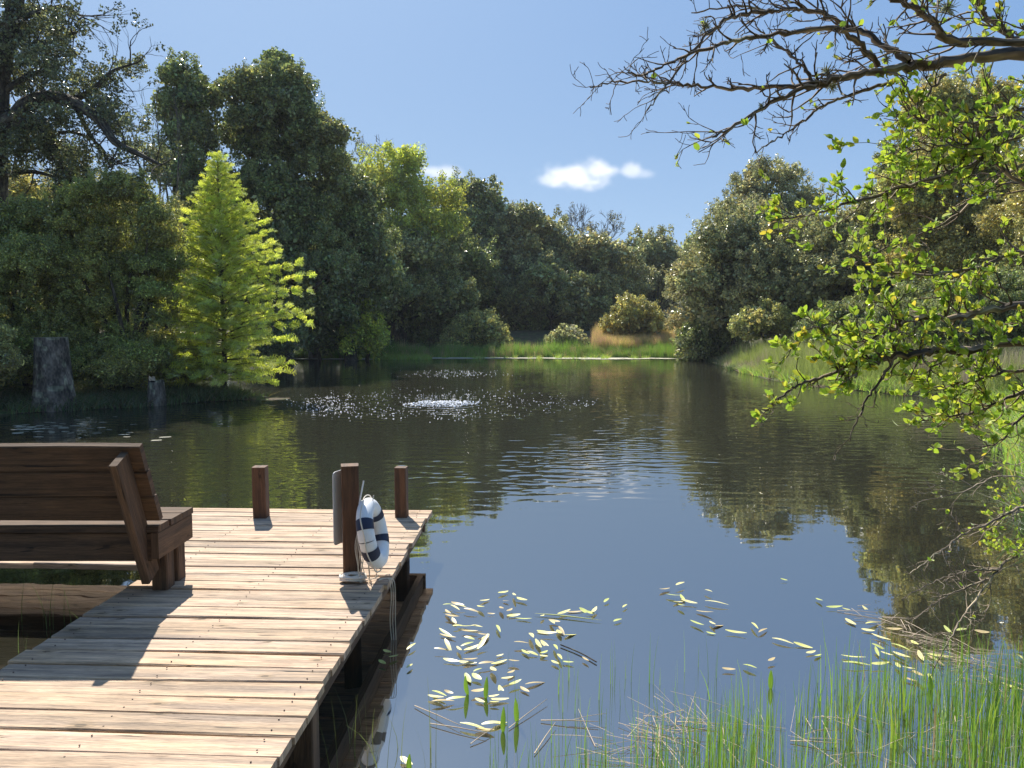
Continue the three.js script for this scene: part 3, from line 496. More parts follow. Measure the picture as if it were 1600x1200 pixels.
// ---------------------------------------------------------------- bare branching (recursive)
function branching(R, p, dir, len, rad, depth, out, tips, up = 0.12, spread = 0.75, least = 0) {
  rad = Math.max(rad, least);
  const n = 4, pts = [p.clone()], d = dir.clone(); let q = p.clone();
  for (let i = 0; i < n; i++) { d.add(V((R() - 0.5) * 0.45, up * R() + (R() - 0.5) * 0.3, (R() - 0.5) * 0.45)).normalize(); q = q.clone().addScaledVector(d, len / n); pts.push(q); }
  out.push(tube(pts, pts.map((_, i) => lerp(rad, rad * 0.55, i / n)), depth > 2 ? 7 : 4));
  if (depth <= 0) { tips.push(q); return; }
  const kids = 2 + (R() < 0.6 ? 1 : 0);
  for (let k = 0; k < kids; k++) { const nd = d.clone().add(V((R() - 0.5) * 2 * spread, (R() - 0.35) * spread, (R() - 0.5) * 2 * spread)).normalize(), at = pts[k === 0 ? n : 2 + Math.floor(R() * 3)]; branching(R, at, nd, len * (0.62 + 0.2 * R()), rad * (k === 0 ? 0.55 : 0.42), depth - 1, out, tips, up, spread, least); }
}
function bareTree(px, d, top, label, seed, tone, leafy, depth = 5, name = 'bare_tree') {
  const R = rngOf(seed), x = ahead(px, 500, d).x, gy = groundAt(x, -d), H = ahead(px, top, d).y - gy, t = thing(name, label, 'tree', V(x, gy, -d)), out = [], tips = [];
  const h0 = H * 0.50, base = curve([V(0, -0.3, 0), V((R() - 0.5) * 0.4, h0 * 0.5, 0), V((R() - 0.5) * 0.6, h0, 0)], 7);
  out.push(tube(base, base.map((_, i) => lerp(0.26, 0.17, i / 7)), 9));
  for (let k = 0; k < 4; k++) branching(R, base[7 - k], V((R() - 0.5) * 1.6, 1, (R() - 0.5) * 1.2).normalize(), H * 0.16, 0.12, depth, out, tips, 0.1, 0.85, 0.017);
  mesh('trunk', mergeGeometries(out), greyBark, t);
  if (leafy) { const list = []; for (const p of tips) if (R() < leafy) list.push({ m: place(p, 0.36, R), c: rgb(...tone).multiplyScalar(2.2) }); if (list.length) instanced('crown', oakSprays[0], [matteLeaf, glossLeaf], list, t); }
}
bareTree(905, 75, 297, 'left of two nearly leafless grey trees standing up from the far tree line', 51, [0.12, 0.12, 0.07], 0.035);
bareTree(950, 76, 302, 'right of two nearly leafless grey trees standing up from the far tree line', 53, [0.12, 0.12, 0.07], 0.06);
bareTree(590, 60, 208, 'grey wispy tree top peeking above the yellow green tree', 54, [0.1, 0.11, 0.07], 0.1);
bareTree(1185, 56, 250, 'thin grey branched tree inside the sparse oak on the right', 57, [0.11, 0.12, 0.07], 0.3);

// the big oak at the left edge with its arching limb
{
  const d = 20.5, R = rngOf(61), x = ahead(-14, 500, d).x, gy = groundAt(x, -d), base = V(x, gy, -d), t = thing('limb_oak', 'large dark oak at the left edge with a long arching limb', 'tree', base);
  const P = (a, dd = d) => a.map(([u, v, o = 0]) => ahead(u, v, dd + o).sub(base)), out = [], lists = [[], [], []];
  const limb = (a, r0, r1, n = 22, s = 9) => { const p = curve(P(a), n); out.push(tube(p, p.map((_, i) => lerp(r0, r1, i / n)), s)); return p; };
  limb([[-20, 560], [-14, 400], [-10, 230], [-4, 120], [8, 70], [22, 20], [30, -60]], 0.42, 0.17);
  const arch = limb([[-8, 205], [25, 185], [45, 162], [85, 152], [125, 166, -0.6], [158, 190, -0.8], [180, 222, -1], [215, 240, -1], [252, 258, -1.2]], 0.27, 0.04, 32);
  const down = limb([[0, 195], [40, 190], [70, 198], [82, 228], [98, 262], [112, 292]], 0.22, 0.10);
  const tw1 = limb([[118, 165], [135, 200], [155, 232], [172, 258]], 0.07, 0.02), tw2 = limb([[92, 207], [115, 207], [140, 215], [158, 228]], 0.05, 0.015), tw3 = limb([[110, 160], [145, 140], [175, 112], [214, 98]], 0.09, 0.02), tw4 = limb([[0, 275], [45, 268], [80, 275], [120, 290]], 0.08, 0.02), tw5 = limb([[10, 60], [50, 70], [90, 62], [118, 50]], 0.1, 0.02), tw6 = limb([[18, 30], [60, 20], [100, 10], [125, 25]], 0.1, 0.02), tw7 = limb([[-2, 150], [40, 120], [70, 110], [105, 95]], 0.09, 0.02);
  const tips = [];
  for (const [src, k] of [[arch, 26], [tw3, 14], [tw5, 16], [tw6, 14], [tw7, 14], [tw1, 10], [tw2, 8], [tw4, 10], [down, 12]]) for (let i = 0; i < k; i++) { const p = src[3 + Math.floor(R() * (src.length - 3))]; branching(R, p, V((R() - 0.3), (R() - 0.55) * 1.3, R() - 0.5).normalize(), 0.35 + 0.35 * R(), 0.022, 2, out, tips, -0.02, 0.8); }
  const cl = (u, v, r, n, sr = 0.15) => { const c = P([[u, v, (R() - 0.5) * 2]])[0]; for (let i = 0; i < n; i++) { const a = R() * 6.283, z = R() * 2 - 1, q = Math.sqrt(1 - z * z), rr = r / FOCAL * d * Math.cbrt(R()), tn = 0.7 + 0.6 * R(); if (R() < (u < 40 ? 0.35 : 0.2)) continue; lists[i % 3].push({ m: place(V(c.x + q * Math.cos(a) * rr * 1.2, c.y + z * rr * 0.8, c.z + q * Math.sin(a) * rr), sr * (0.7 + 0.6 * R()), R), c: rgb(0.22 * tn, 0.235 * tn, 0.09 * tn) }); } };
  for (const [u, v, r, n] of [[15, 20, 42, 160], [55, 45, 40, 120], [90, 35, 30, 60], [30, 80, 38, 130], [70, 85, 34, 70], [100, 75, 26, 34], [-40, 60, 70, 240], [-60, 160, 80, 240], [55, 125, 30, 60], [25, 130, 26, 60], [100, 120, 26, 40], [130, 140, 26, 40], [160, 120, 22, 34], [200, 102, 24, 44], [150, 150, 22, 26], [170, 175, 24, 34], [185, 200, 24, 44], [215, 190, 20, 22], [215, 232, 22, 40], [245, 245, 20, 34], [60, 222, 34, 120], [35, 215, 34, 120], [95, 240, 30, 90], [125, 245, 28, 60], [20, 250, 34, 110], [90, 185, 24, 50], [110, 270, 30, 80], [65, 180, 26, 40], [140, 190, 16, 14]]) cl(u, v, r, n);
  for (const p of tips) if (R() < 0.35) lists[0].push({ m: place(p, 0.16, R), c: rgb(0.10, 0.12, 0.045) });
  mesh('trunk', mergeGeometries(out), barkMat, t);
  oakSprays.forEach((g, i) => instanced('crown', g, [matteLeaf, glossLeaf], lists[i], t));
}
// slender bare saplings in the gap
for (const [px, tilt, label] of [[232, -0.03, 'leftmost thin bare sapling in the sky gap left of the dark oaks'], [247, 0.01, 'middle thin bare sapling in the sky gap left of the dark oaks'], [262, 0.04, 'rightmost thin bare sapling in the sky gap left of the dark oaks']]) {
  const d = 30, R = rngOf(px), p0 = ahead(px, 500, d), gy = groundAt(p0.x, -d), t = thing('bare_sapling', label, 'tree', V(p0.x, gy, -d), 'bare saplings in the gap'), out = [], tips = [], H = ahead(px, 150 + 30 * R(), d).y - gy;
  const pts = curve([V(0, -0.2, 0), V(tilt * 4, H * 0.4, 0), V(tilt * 10 + 0.2, H * 0.75, 0), V(tilt * 16, H, 0)], 16); out.push(tube(pts, pts.map((_, i) => lerp(0.06, 0.012, i / 16)), 6));
  for (let i = 6; i < 16; i++) branching(R, pts[i], V((R() - 0.5) * 1.4, 1, (R() - 0.5) * 1.4).normalize(), 0.7, 0.018, 2, out, tips, 0.2, 0.5);
  mesh('trunk', mergeGeometries(out), greyBark, t);
}

// ---------------------------------------------------------------- the bright young cypress
{
  const p = onLevel(350, 622), R = rngOf(71), base = V(p.x, 0.05, p.z), t = thing('cypress_tree', 'bright yellow green young conifer standing at the water edge', 'tree', base), H = 6.45, out = [], list = [];
  const tp = curve([V(0, -0.3, 0), V(0.05, H * 0.3, 0), V(-0.02, H * 0.6, 0), V(0.02, H, 0)], 20); out.push(tube(tp, tp.map((_, i) => lerp(0.085, 0.006, i / 20)), 9));
  for (let k = 0; k < 290; k++) {
    const f = Math.pow(k / 290, 0.92), y = lerp(0.45, H * 0.985, f), prof = f < 0.3 ? lerp(0.86, 1, f / 0.3) : Math.pow((1 - f) / 0.7, 1.05), a = k * 2.39996 + R() * 0.5, L = (1.8 * prof * (0.45 + 0.75 * fbm(Math.cos(a) * 2 + 3 + f * 5, Math.sin(a) * 2 + f * 9, 2) + 0.2 * R()) * (1 + 0.16 * Math.cos(a)) + 0.04);
    if (fbm(Math.cos(a) * 1.5 + f * 7, Math.sin(a) * 1.5 + f * 3, 2) < 0.27) continue;
    const rise = lerp(-0.02, 0.85, f) + (R() - 0.5) * 0.2, dir = V(Math.cos(a), 0, Math.sin(a)), b0 = tp[Math.min(19, Math.floor(y / H * 20))].clone().setY(y);
    const pts = curve([b0, b0.clone().addScaledVector(dir, L * 0.5).add(V(0, L * 0.5 * rise + 0.03 * L, 0)), b0.clone().addScaledVector(dir, L).add(V(0, L * rise * 0.92, 0))], 6);
    out.push(tube(pts, pts.map((_, i) => lerp(0.006 + 0.008 * L, 0.003, i / 6)), 4));
    const nf = Math.max(4, Math.round(L * 25));
    for (let i = 0; i < nf; i++) {
      const u = 0.12 + 0.88 * (i + R()) / nf, q = pts[Math.min(6, Math.round(u * 6))].clone().add(V((R() - 0.5) * 0.12, (R() - 0.5) * 0.1, (R() - 0.5) * 0.12)), s = (0.17 + 0.15 * R()) * (1 - 0.45 * f), tn = 0.6 + 0.7 * R();
      TE.set((R() - 0.5) * 2.0, -a + (R() - 0.5) * 2.0, rise * 0.4 + (R() - 0.5) * 1.0, 'YXZ');
      list.push({ m: new THREE.Matrix4().compose(q, TQ.setFromEuler(TE), V(s, s, s)), c: rgb(0.60 * tn * (0.9 + 0.2 * R()), 0.68 * tn, 0.08 * tn) });
    }
  }
  mesh('trunk', mergeGeometries(out), barkMat, t);
  instanced('crown', featherGeo, brightLeaf, list, t);
}

// ---------------------------------------------------------------- grasses and reeds
function bladesGeo(seed, n, h, spread, width, o = {}) {   // a tuft of curved blades
  const R = rngOf(seed), pos = [], idx = [], col = [];
  for (let i = 0; i < n; i++) {
    const a = R() * 6.283, r = spread * Math.sqrt(R()), x0 = Math.cos(a) * r, z0 = Math.sin(a) * r, la = R() * 6.283, lean = (o.lean ?? 0.25) * R(), H = h * (0.55 + 0.6 * R()), w = width * (0.7 + 0.6 * R()), fa = R() * 6.283, t = 0.7 + 0.6 * R(), b = pos.length / 3, dry = R() < (o.dry ?? 0.1);
    for (let k = 0; k < 4; k++) { const f = k / 3, off = lean * H * f * f, ww = w * (1 - f * 0.92), cx = x0 + Math.cos(la) * off, cz = z0 + Math.sin(la) * off; pos.push(cx - Math.cos(fa) * ww, H * f, cz - Math.sin(fa) * ww, cx + Math.cos(fa) * ww, H * f, cz + Math.sin(fa) * ww); const c = dry ? [1.9, 1.1, 1.6] : [1, 1, 1]; for (let m = 0; m < 2; m++) col.push(t * c[0], t * c[1], t * c[2]); }
    for (let k = 0; k < 3; k++) { const p = b + k * 2; idx.push(p, p + 1, p + 2, p + 1, p + 3, p + 2); }
  }
  return geoOf(pos, idx, null, col);
}
const upright = (p, s, a, sy = s) => new THREE.Matrix4().compose(p, TQ.setFromEuler(TE.set(0, a, 0, 'XYZ')), V(s, sy, s));
const tuft = bladesGeo(201, 26, 1, 0.28, 0.013), dryTuft = bladesGeo(202, 30, 1, 0.3, 0.010, { lean: 0.5, dry: 0 }), lowTuft = bladesGeo(203, 30, 1, 0.5, 0.02, { lean: 0.8 });
{
  const R = rngOf(81), green = [], gold = [], bank = [], heath = [];
  for (let i = 0; i < 5200; i++) {   // the far reed belt
    const x = -13 + 25 * R(), z = -46.2 - 3.6 * Math.pow(R(), 1.3), s = toShore(x, z); if (s < -0.7 || s > 2.8) continue;
    const pt = fbm(x * 0.55, z * 0.8 + 3, 3), h = (0.3 + 0.55 * R()) * (0.45 + 1.1 * pt), t = (0.75 + 0.5 * R()) * (0.6 + 0.8 * pt), tan = R() < 0.10 + 0.5 * smooth(0.55, 0.7, fbm(x * 0.8 + 20, z, 2)); green.push({ m: upright(V(x, Math.max(-0.05, groundAt(x, z)), z), 0.8, R() * 6, h), c: tan ? rgb(0.42 * t, 0.34 * t, 0.16 * t) : rgb(0.20 * t, 0.34 * t, 0.045 * t) });
  }
  for (let i = 0; i < 5200; i++) {   // dry golden grass on the slope behind it
    const px = 930 + 170 * R(), d = 49.0 + 8 * R(), c = ahead(px, 500, d), t = 0.75 + 0.5 * R(), g = R() < 0.22; gold.push({ m: upright(V(c.x, groundAt(c.x, -d), -d), 0.9, R() * 6, 0.6 + 0.6 * R()), c: g ? rgb(0.38 * t, 0.40 * t, 0.06) : fbm(c.x * 0.7, d * 0.7, 2) > 0.62 ? rgb(0.50 * t, 0.30 * t, 0.20 * t) : rgb(0.68 * t, 0.50 * t, 0.22 * t) });
  }
  for (let i = 0; i < 10500; i++) {   // low growth on the banks
    const a = R() * 6.283, p = shoreLine[Math.floor(R() * shoreLine.length)], x = p.x + (R() - 0.5) * 8, z = p.z + (R() - 0.5) * 8, s = toShore(x, z); if (s < 0.02 || s > 6 || z > -5.5) continue;
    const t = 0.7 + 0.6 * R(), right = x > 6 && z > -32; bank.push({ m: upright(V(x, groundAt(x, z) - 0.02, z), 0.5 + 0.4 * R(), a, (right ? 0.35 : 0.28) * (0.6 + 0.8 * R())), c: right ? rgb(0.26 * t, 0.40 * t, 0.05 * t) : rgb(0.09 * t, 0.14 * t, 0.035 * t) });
  }
  for (let i = 0; i < 7000; i++) {   // tall weeds on the right bank
    const px = 1128 + 480 * R(), d = 19 + 20 * R(), c = ahead(px, 500, d), s = toShore(c.x, -d); if (s < 0.1 || s > 5) continue;
    const t = 0.7 + 0.6 * R(), k = fbm(c.x * 0.9, d * 0.9, 3); heath.push({ m: upright(V(c.x, groundAt(c.x, -d), -d), 0.7, R() * 6, (0.55 + 0.7 * R()) * smooth(0, 1.8, s + .5)), c: k > 0.6 ? rgb(0.33 * t, 0.28 * t, 0.19 * t) : rgb(0.30 * t, 0.36 * t, 0.08 * t) });
  }
  tag(instanced('reed_bed', tuft, bladeMat, green), 'belt of green reeds along the far shore', 'reeds');
  tag(instanced('golden_grass', dryTuft, bladeMat, gold), 'dry golden grass on the sunlit slope of the far shore', 'grass');
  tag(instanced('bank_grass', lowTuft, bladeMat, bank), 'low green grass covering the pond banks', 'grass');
  tag(instanced('bank_weeds', dryTuft, bladeMat, heath), 'tall greyish and olive weeds on the right bank', 'weeds');
}
// floating mat and water plants at the far shore; leaf litter at the left shore
const padGeo = (() => { const pos = [0, 0, 0], idx = [], n = 9; for (let i = 0; i < n; i++) { const a = i / n * 6.283, r = 0.75 + 0.25 * hash2(i, 4); pos.push(Math.cos(a) * r, 0.04, Math.sin(a) * r); idx.push(0, 1 + (i + 1) % n, 1 + i); } return geoOf(pos, idx); })();
const padMat = std({ color: 0xffffff, roughness: 0.7, side: THREE.DoubleSide });
{
  const R = rngOf(91), mat = [], plants = [], litter = [];
  for (let i = 0; i < 9000; i++) { const x = -13 + 25 * R(), z = -44.2 - 3.9 * R(), s = toShore(x, z), q = fbm(x * 0.5, z * 1.6, 3); if (s > 0.2 || s < -3.6 + 1.6 * fbm(x * .4 + 7, 3, 2) || q < 0.42 + (x < -6 ? 0.14 : 0)) continue; const k = 0.06 + 0.14 * R(), t = 0.7 + 0.4 * R(); mat.push({ m: upright(V(x, 0.004 + 0.012 * R(), z), k * 1.4, R() * 6, 0.1), c: rgb(0.56 * t, 0.54 * t, 0.40 * t) }); }
  for (let i = 0; i < 420; i++) { const c = R() < 0.75 ? onLevel(585 + 85 * R(), 555 + 7 * R()) : onLevel(500 + 580 * R(), 556 + 5 * R()); plants.push({ m: upright(V(c.x, 0, c.z), 0.5, R() * 6, 0.16 + 0.22 * R()), c: rgb(0.26, 0.40, 0.05) }); }
  for (let i = 0; i < 70; i++) { const c = i < 40 ? onLevel(20 + 80 * R(), 664 + 14 * R()) : onLevel(10 + 250 * R(), 650 + 40 * R()); const t = 0.6 + 0.5 * R(), k = 0.02 + 0.05 * R(); litter.push({ m: new THREE.Matrix4().compose(V(c.x, 0.006, c.z), TQ.setFromEuler(TE.set(0, R() * 0.6, 0)), V(k * 1.8, 0.02, k * 0.6)), c: rgb(0.5 * t, 0.48 * t, 0.36 * t) }); }
  tag(instanced('floating_mat', padGeo, padMat, mat), 'pale mat of floating dead leaves along the far shore', 'plant mat');
  tag(instanced('water_plants', lowTuft, brightLeaf, plants), 'bright green water plants at the edge of the far mat', 'water plants');
  tag(instanced('leaf_litter', padGeo, padMat, litter), 'pale leaf litter floating before the grey stump', 'leaf litter');
}
// spit of sand at the foot of the bright tree
{
  const a = onLevel(352, 623), pos = [], idx = [], uv = [], n = 24, m = 5;
  for (let j = 0; j <= m; j++) for (let i = 0; i <= n; i++) { const u = i / n, r = j / m, an = u * 6.283, k = 1 + 0.35 * (fbm(Math.cos(an) * 2 + 3, Math.sin(an) * 2, 3) - 0.5), x = Math.cos(an) * 1.25 * r * k, z = Math.sin(an) * 0.5 * r * k; pos.push(a.x + 0.65 + x, 0.07 * (1 - r * r) - 0.015 + 0.02 * (fbm(x * 9, z * 9, 2) - 0.5), a.z - 0.1 + z); uv.push(x, z); }
  for (let j = 0; j < m; j++) for (let i = 0; i < n; i++) { const q = j * (n + 1) + i; idx.push(q, q + 1, q + n + 1, q + 1, q + n + 2, q + n + 1); }
  kind(mesh('sand_spit', geoOf(pos, idx, uv), std({ map: soilTex, color: rgb(1.0, 0.92, 0.85).multiplyScalar(1.0), roughness: 0.95 })), 'structure');
}
// the aerator's froth and the bubbles it sends out
{
  const R = rngOf(95), ball = new THREE.IcosahedronGeometry(1, 1), foamMat = std({ color: rgb(0.86, 0.87, 0.88), roughness: 0.35 }), f = [], b = [];
  for (let i = 0; i < 520; i++) { const a = R() * 6.283, r = (0.5 + 0.9 * fbm(Math.cos(a) * 2 + 5, Math.sin(a) * 2, 3)) * 1.25 * Math.pow(R(), 0.8), k = 0.006 + 0.02 * R() * R(); f.push({ m: new THREE.Matrix4().compose(V(froth.x + Math.cos(a) * r * 0.85, 0.05 * Math.max(0, 1 - r * 1.8) * R() + 0.003, froth.z + Math.sin(a) * r * 0.75), TQ.identity(), V(k * 1.3, k * 0.8, k)) }); }
  const dot = (px, py, s = 1) => { const c = onLevel(px, py), k = (0.007 + 0.014 * R() * R()) * s; b.push({ m: new THREE.Matrix4().compose(V(c.x, 0.004, c.z), TQ.identity(), V(k, k * 0.35, k)) }); };
  const gauss = () => R() + R() + R() - 1.5;
  for (let i = 0; i < 430; i++) { const a = R() * 6.283, r = 0.45 + 0.6 * R(); dot(690 + Math.cos(a) * r * 210 + gauss() * 20, 631 + Math.sin(a) * r * 25 + gauss() * 3); }
  for (let i = 0; i < 230; i++) dot(510 + gauss() * 50, 634 + gauss() * 19);
  for (let i = 0; i < 180; i++) dot(690 + gauss() * 75, 628 + gauss() * 14);
  for (let i = 0; i < 40; i++) dot(900 + gauss() * 55, 630 + gauss() * 6);
  for (let i = 0; i < 210; i++) dot(715 + gauss() * 75, 584 + gauss() * 6, 1.25);
  tag(instanced('aerator_froth', ball, foamMat, f), 'white froth boiling up over the aerator in mid pond', 'foam');
  tag(instanced('foam_bubbles', ball, foamMat, b), 'white bubbles scattered round the froth in mid pond', 'foam');
}

// ---------------------------------------------------------------- pondweed
function leafGeo(L, W, seed, fold = 0.1) {   // leaf along +x from its stalk, thin, slightly folded
  const R = rngOf(seed), pos = [], idx = [], col = [], n = 5, ph = R() * 6;
  for (let i = 0; i <= n; i++) { const f = i / n, w = W * 0.5 * Math.pow(Math.sin(Math.PI * Math.pow(f * 0.94 + 0.03, 0.85)), 0.7), y = 0.05 * L * Math.sin(ph + f * 3), t = 0.94 + 0.12 * R(); pos.push(L * f, y + fold * w, -w, L * f, y, 0, L * f, y + fold * w, w); for (let k = 0; k < 3; k++) col.push(t, t, t * (k === 1 ? 0.85 : 1)); }
  for (let i = 0; i < n; i++) for (let k = 0; k < 2; k++) { const p = i * 3 + k; idx.push(p, p + 1, p + 3, p + 1, p + 4, p + 3); }
  return geoOf(pos, idx, null, col);
}
const padLeaf = [0, 1, 2, 3].map((k) => leafGeo(1, 0.3 + 0.04 * k, 700 + k, 0.08));
const weedMats = [[0.60, 0.58, 0.22], [0.46, 0.50, 0.16], [0.66, 0.60, 0.30], [0.46, 0.36, 0.19]].map((c) => new THREE.MeshPhysicalMaterial({ color: rgb(...c), vertexColors: true, roughness: 0.38, side: THREE.DoubleSide }));
const freshLeaf = new THREE.MeshPhysicalMaterial({ color: rgb(0.16, 0.30, 0.03), vertexColors: true, roughness: 1, transmission: 0.45, thickness: 0, side: THREE.DoubleSide });
{
  const a5 = [[665, 113, 32, -8], [735, 140, 8, 18], [780, 158, 35, 10], [550, 160, 30, -8], [682, 165, 16, 3], [380, 182, 40, 6], [320, 200, 32, -4], [365, 218, 28, 14], [400, 205, 35, 6], [465, 232, 45, 8], [525, 212, 22, 12], [655, 222, 10, 14], [705, 228, 16, -12], [590, 243, 10, 0], [730, 255, 42, -4], [795, 275, 50, 4], [320, 245, 16, 16], [345, 270, 42, 8], [358, 295, 12, 14], [440, 325, 60, 6], [380, 325, 30, -4], [500, 330, 36, 3], [305, 365, 40, 20], [320, 385, 50, 12], [455, 358, 52, 2], [635, 345, 12, 24], [540, 378, 34, 4], [555, 395, 20, -22], [455, 412, 32, 6], [440, 440, 40, -10], [470, 458, 50, -16], [535, 445, 32, -30], [270, 478, 36, 2], [322, 450, 22, 28], [390, 475, 14, 18], [440, 548, 60, 4], [340, 540, 50, 8], [460, 540, 45, -6], [560, 568, 48, -6], [640, 545, 50, -14], [505, 600, 26, -12], [604, 610, 14, 24], [645, 503, 14, -4], [732, 553, 34, 4], [715, 618, 22, -12], [690, 660, 38, -8], [740, 690, 38, -14], [655, 722, 16, 28], [865, 678, 62, -14], [800, 722, 28, 16], [445, 648, 16, 28], [500, 650, 28, 16], [1045, 240, 40, -12], [1110, 228, 50, -2], [1180, 225, 38, 14], [1210, 240, 30, 6], [1235, 230, 14, -16], [910, 265, 10, -8], [985, 295, 36, 6], [972, 310, 14, 18], [915, 355, 40, 6], [940, 375, 60, 2], [1030, 352, 18, 22], [1015, 365, 12, 18], [1085, 372, 38, -10], [842, 400, 12, 24], [778, 440, 46, 0], [885, 440, 18, 30], [928, 432, 28, 18], [805, 488, 24, 16], [850, 495, 34, 8], [920, 488, 22, -14], [918, 512, 20, 2], [993, 470, 12, 24], [1018, 525, 14, 24], [990, 555, 24, 12], [1070, 550, 36, 4], [1180, 537, 20, 14], [1310, 165, 16, -10], [1425, 200, 14, -10], [1380, 287, 26, -8], [265, 755, 46, 22], [245, 775, 50, 12], [325, 745, 28, 6], [290, 800, 70, -8], [370, 795, 60, -8], [515, 740, 50, -8], [640, 785, 62, -6], [600, 770, 40, -8], [610, 808, 30, 2], [520, 790, 30, 12], [480, 962, 85, 18], [550, 976, 60, 8], [590, 940, 60, -6], [640, 930, 50, -8], [80, 580, 18, -14], [90, 460, 28, -18], [60, 1175, 36, 24], [-60, 480, 26, 6], [-20, 520, 30, -10], [-90, 560, 22, 10]].map(([x, y, dx, dy]) => [620 + x / 4, 900 + y / 4, dx / 4, dy / 4]);
  const a6 = [[103, 62, 22, -5], [167, 47, 18, -6], [285, 75, 16, 6], [140, 92, 32, 6], [178, 98, 10, 12], [160, 112, 22, -4], [205, 117, 34, 6], [172, 136, 14, 6], [320, 122, 50, 8], [270, 158, 36, 8], [238, 208, 28, 12], [302, 208, 12, 10], [325, 210, 22, -4], [296, 242, 20, 4], [400, 243, 45, 6], [478, 222, 14, 16], [512, 235, 18, -10], [595, 280, 45, 12], [680, 295, 40, 8], [741, 337, 14, -6], [712, 325, 20, -4], [548, 363, 14, -6], [458, 390, 28, 10], [370, 398, 28, 2], [747, 108, 14, 8], [810, 138, 34, 0], [860, 142, 12, 2], [600, 22, 14, 2], [948, 142, 22, 12], [878, 197, 22, 12], [970, 205, 30, -8], [950, 232, 28, 4], [1005, 265, 40, 14], [1060, 225, 34, 2], [1000, 300, 34, 10], [1085, 318, 40, 20], [1030, 340, 26, 12], [988, 325, 8, 16], [1145, 300, 14, 18], [1170, 340, 10, 22], [1090, 345, 36, 14], [890, 348, 52, 10], [905, 378, 60, 4], [1000, 380, 40, -2], [1120, 390, 26, 4], [1075, 385, 8, 12], [1160, 430, 24, 18], [1125, 440, 28, 10], [1235, 365, 36, 18], [1250, 340, 55, 6], [1285, 228, 18, 14], [1340, 235, 22, -4], [1425, 236, 32, 2], [1210, 440, 6, 20], [1550, 465, 44, 14], [1590, 345, 10, 6]].map(([x, y, dx, dy]) => [1000 + x / 2.667, 900 + y / 2.667, dx / 2.667, dy / 2.667]);
  const clusters = [[712, 950, 'pondweed with crowded pale leaves, farthest left of the floating patches beyond the dock'], [792, 938, 'pondweed with a few small pale leaves at the far tip of the left patch'], [728, 1008, 'pondweed with long overlapping pale leaves in the middle of the left patch'], [715, 1095, 'pondweed raft with two upright green leaves on its right'], [765, 1138, 'pondweed with long pale leaves and two upright green leaves, nearest the rushes'], [780, 1065, 'pondweed with loose leaves just above the raft with upright leaves'], [836, 1012, 'pondweed with leaves set in a loose ring right of the left patch'], [915, 958, 'pondweed lying beside the long floating grass blade'], [880, 1000, 'pondweed with a few leaves below the long floating grass blade'], [970, 955, 'pondweed of three tiny leaves alone on open water'], [1060, 938, 'pondweed cluster farthest out on the open blue water'], [1110, 950, 'pondweed leaves just right of the farthest out cluster'], [1095, 982, 'pondweed of short leaves below the farthest out cluster'], [1185, 985, 'pondweed of two raised round leaves in mid water'], [1240, 1010, 'pondweed with two long leaves in line, left of the straw drift'], [1190, 1042, 'pondweed leaves floating close behind the tall rushes'], [1300, 950, 'pondweed with a small raised leaf near the dark reflection'], [1365, 978, 'pondweed at the upper end of the straw drift'], [1395, 1035, 'largest pondweed raft with broad yellow green leaves by the straw drift'], [1340, 1040, 'pondweed with long flat leaves left of the largest raft'], [1500, 988, 'pondweed leaves floating under the bare twigs on the right'], [1588, 1060, 'pondweed leaf at the right picture edge among rushes'], [630, 1025, 'pondweed leaves lying in the dark reflection of the dock'], [634, 1190, 'pondweed leaf lying nearest the viewer beside the dock']];
  const R = rngOf(97), made = clusters.map(() => null);
  for (const [x, y, dx, dy] of [...a5, ...a6]) {
    let best = 0, bd = 1e9; clusters.forEach(([cx, cy], i) => { const q = (cx - x) ** 2 + ((cy - y) * 1.5) ** 2; if (q < bd) { bd = q; best = i; } });
    if (!made[best]) made[best] = thing('pondweed_plant', clusters[best][2], 'pondweed', onLevel(clusters[best][0], clusters[best][1]), 'floating pondweed');
    const a = onLevel(x - dx, y - dy), b = onLevel(x + dx, y + dy), v = b.clone().sub(a); let L = v.length(); const dir = Math.atan2(-v.z, v.x);
    const k = clamp(L, 0.05, 0.24), o = mesh('leaf', padLeaf[Math.floor(R() * 4)], weedMats[Math.floor(R() * 4)], made[best]);
    const mid = a.add(b).multiplyScalar(0.5), wk = clamp(0.07 / k, 0.36, 0.9) * (0.8 + 0.45 * R());
    o.scale.set(k, k, k * wk); o.rotation.set((R() - 0.5) * 0.5, dir, (R() - 0.5) * 0.09); o.position.set(mid.x - Math.cos(dir) * k / 2, 0.010 + 0.016 * R(), mid.z + Math.sin(dir) * k / 2).sub(made[best].position);
  }
  const up = [[731, 1085, 3, 0.12, 0.35], [760, 1090, 3, 0.11, -0.1], [787, 1142, 4, 0.12, 0.05], [809, 1128, 4, 0.14, 0.45], [1204, 1075, 15, 0.1, 0], [1453, 1078, 18, 0.08, -0.4], [640, 1205, 23, 0.08, -0.15]];
  for (const [x, y, ci, h, tilt] of up) { const p = onLevel(x, y), o = mesh('upright_leaf', leafGeo(h * 1.05, 0.026, x, 0.5), freshLeaf, made[ci]); o.rotation.set(0, 1.25, Math.PI / 2 + tilt * 0.6); o.position.copy(p).sub(made[ci].position); o.position.y -= 0.01; }
  const blade = curve([onLevel(835, 961), onLevel(880, 965), onLevel(940, 972)].map((p) => p.setY(0.012)), 12); tag(mesh('grass_stalk', tube(blade, blade.map((_, i) => 0.0045 * Math.sin(Math.PI * (i + 0.5) / 13)), 5), weedMats[1]), 'long pale grass blade floating flat on the blue water', 'grass blade');
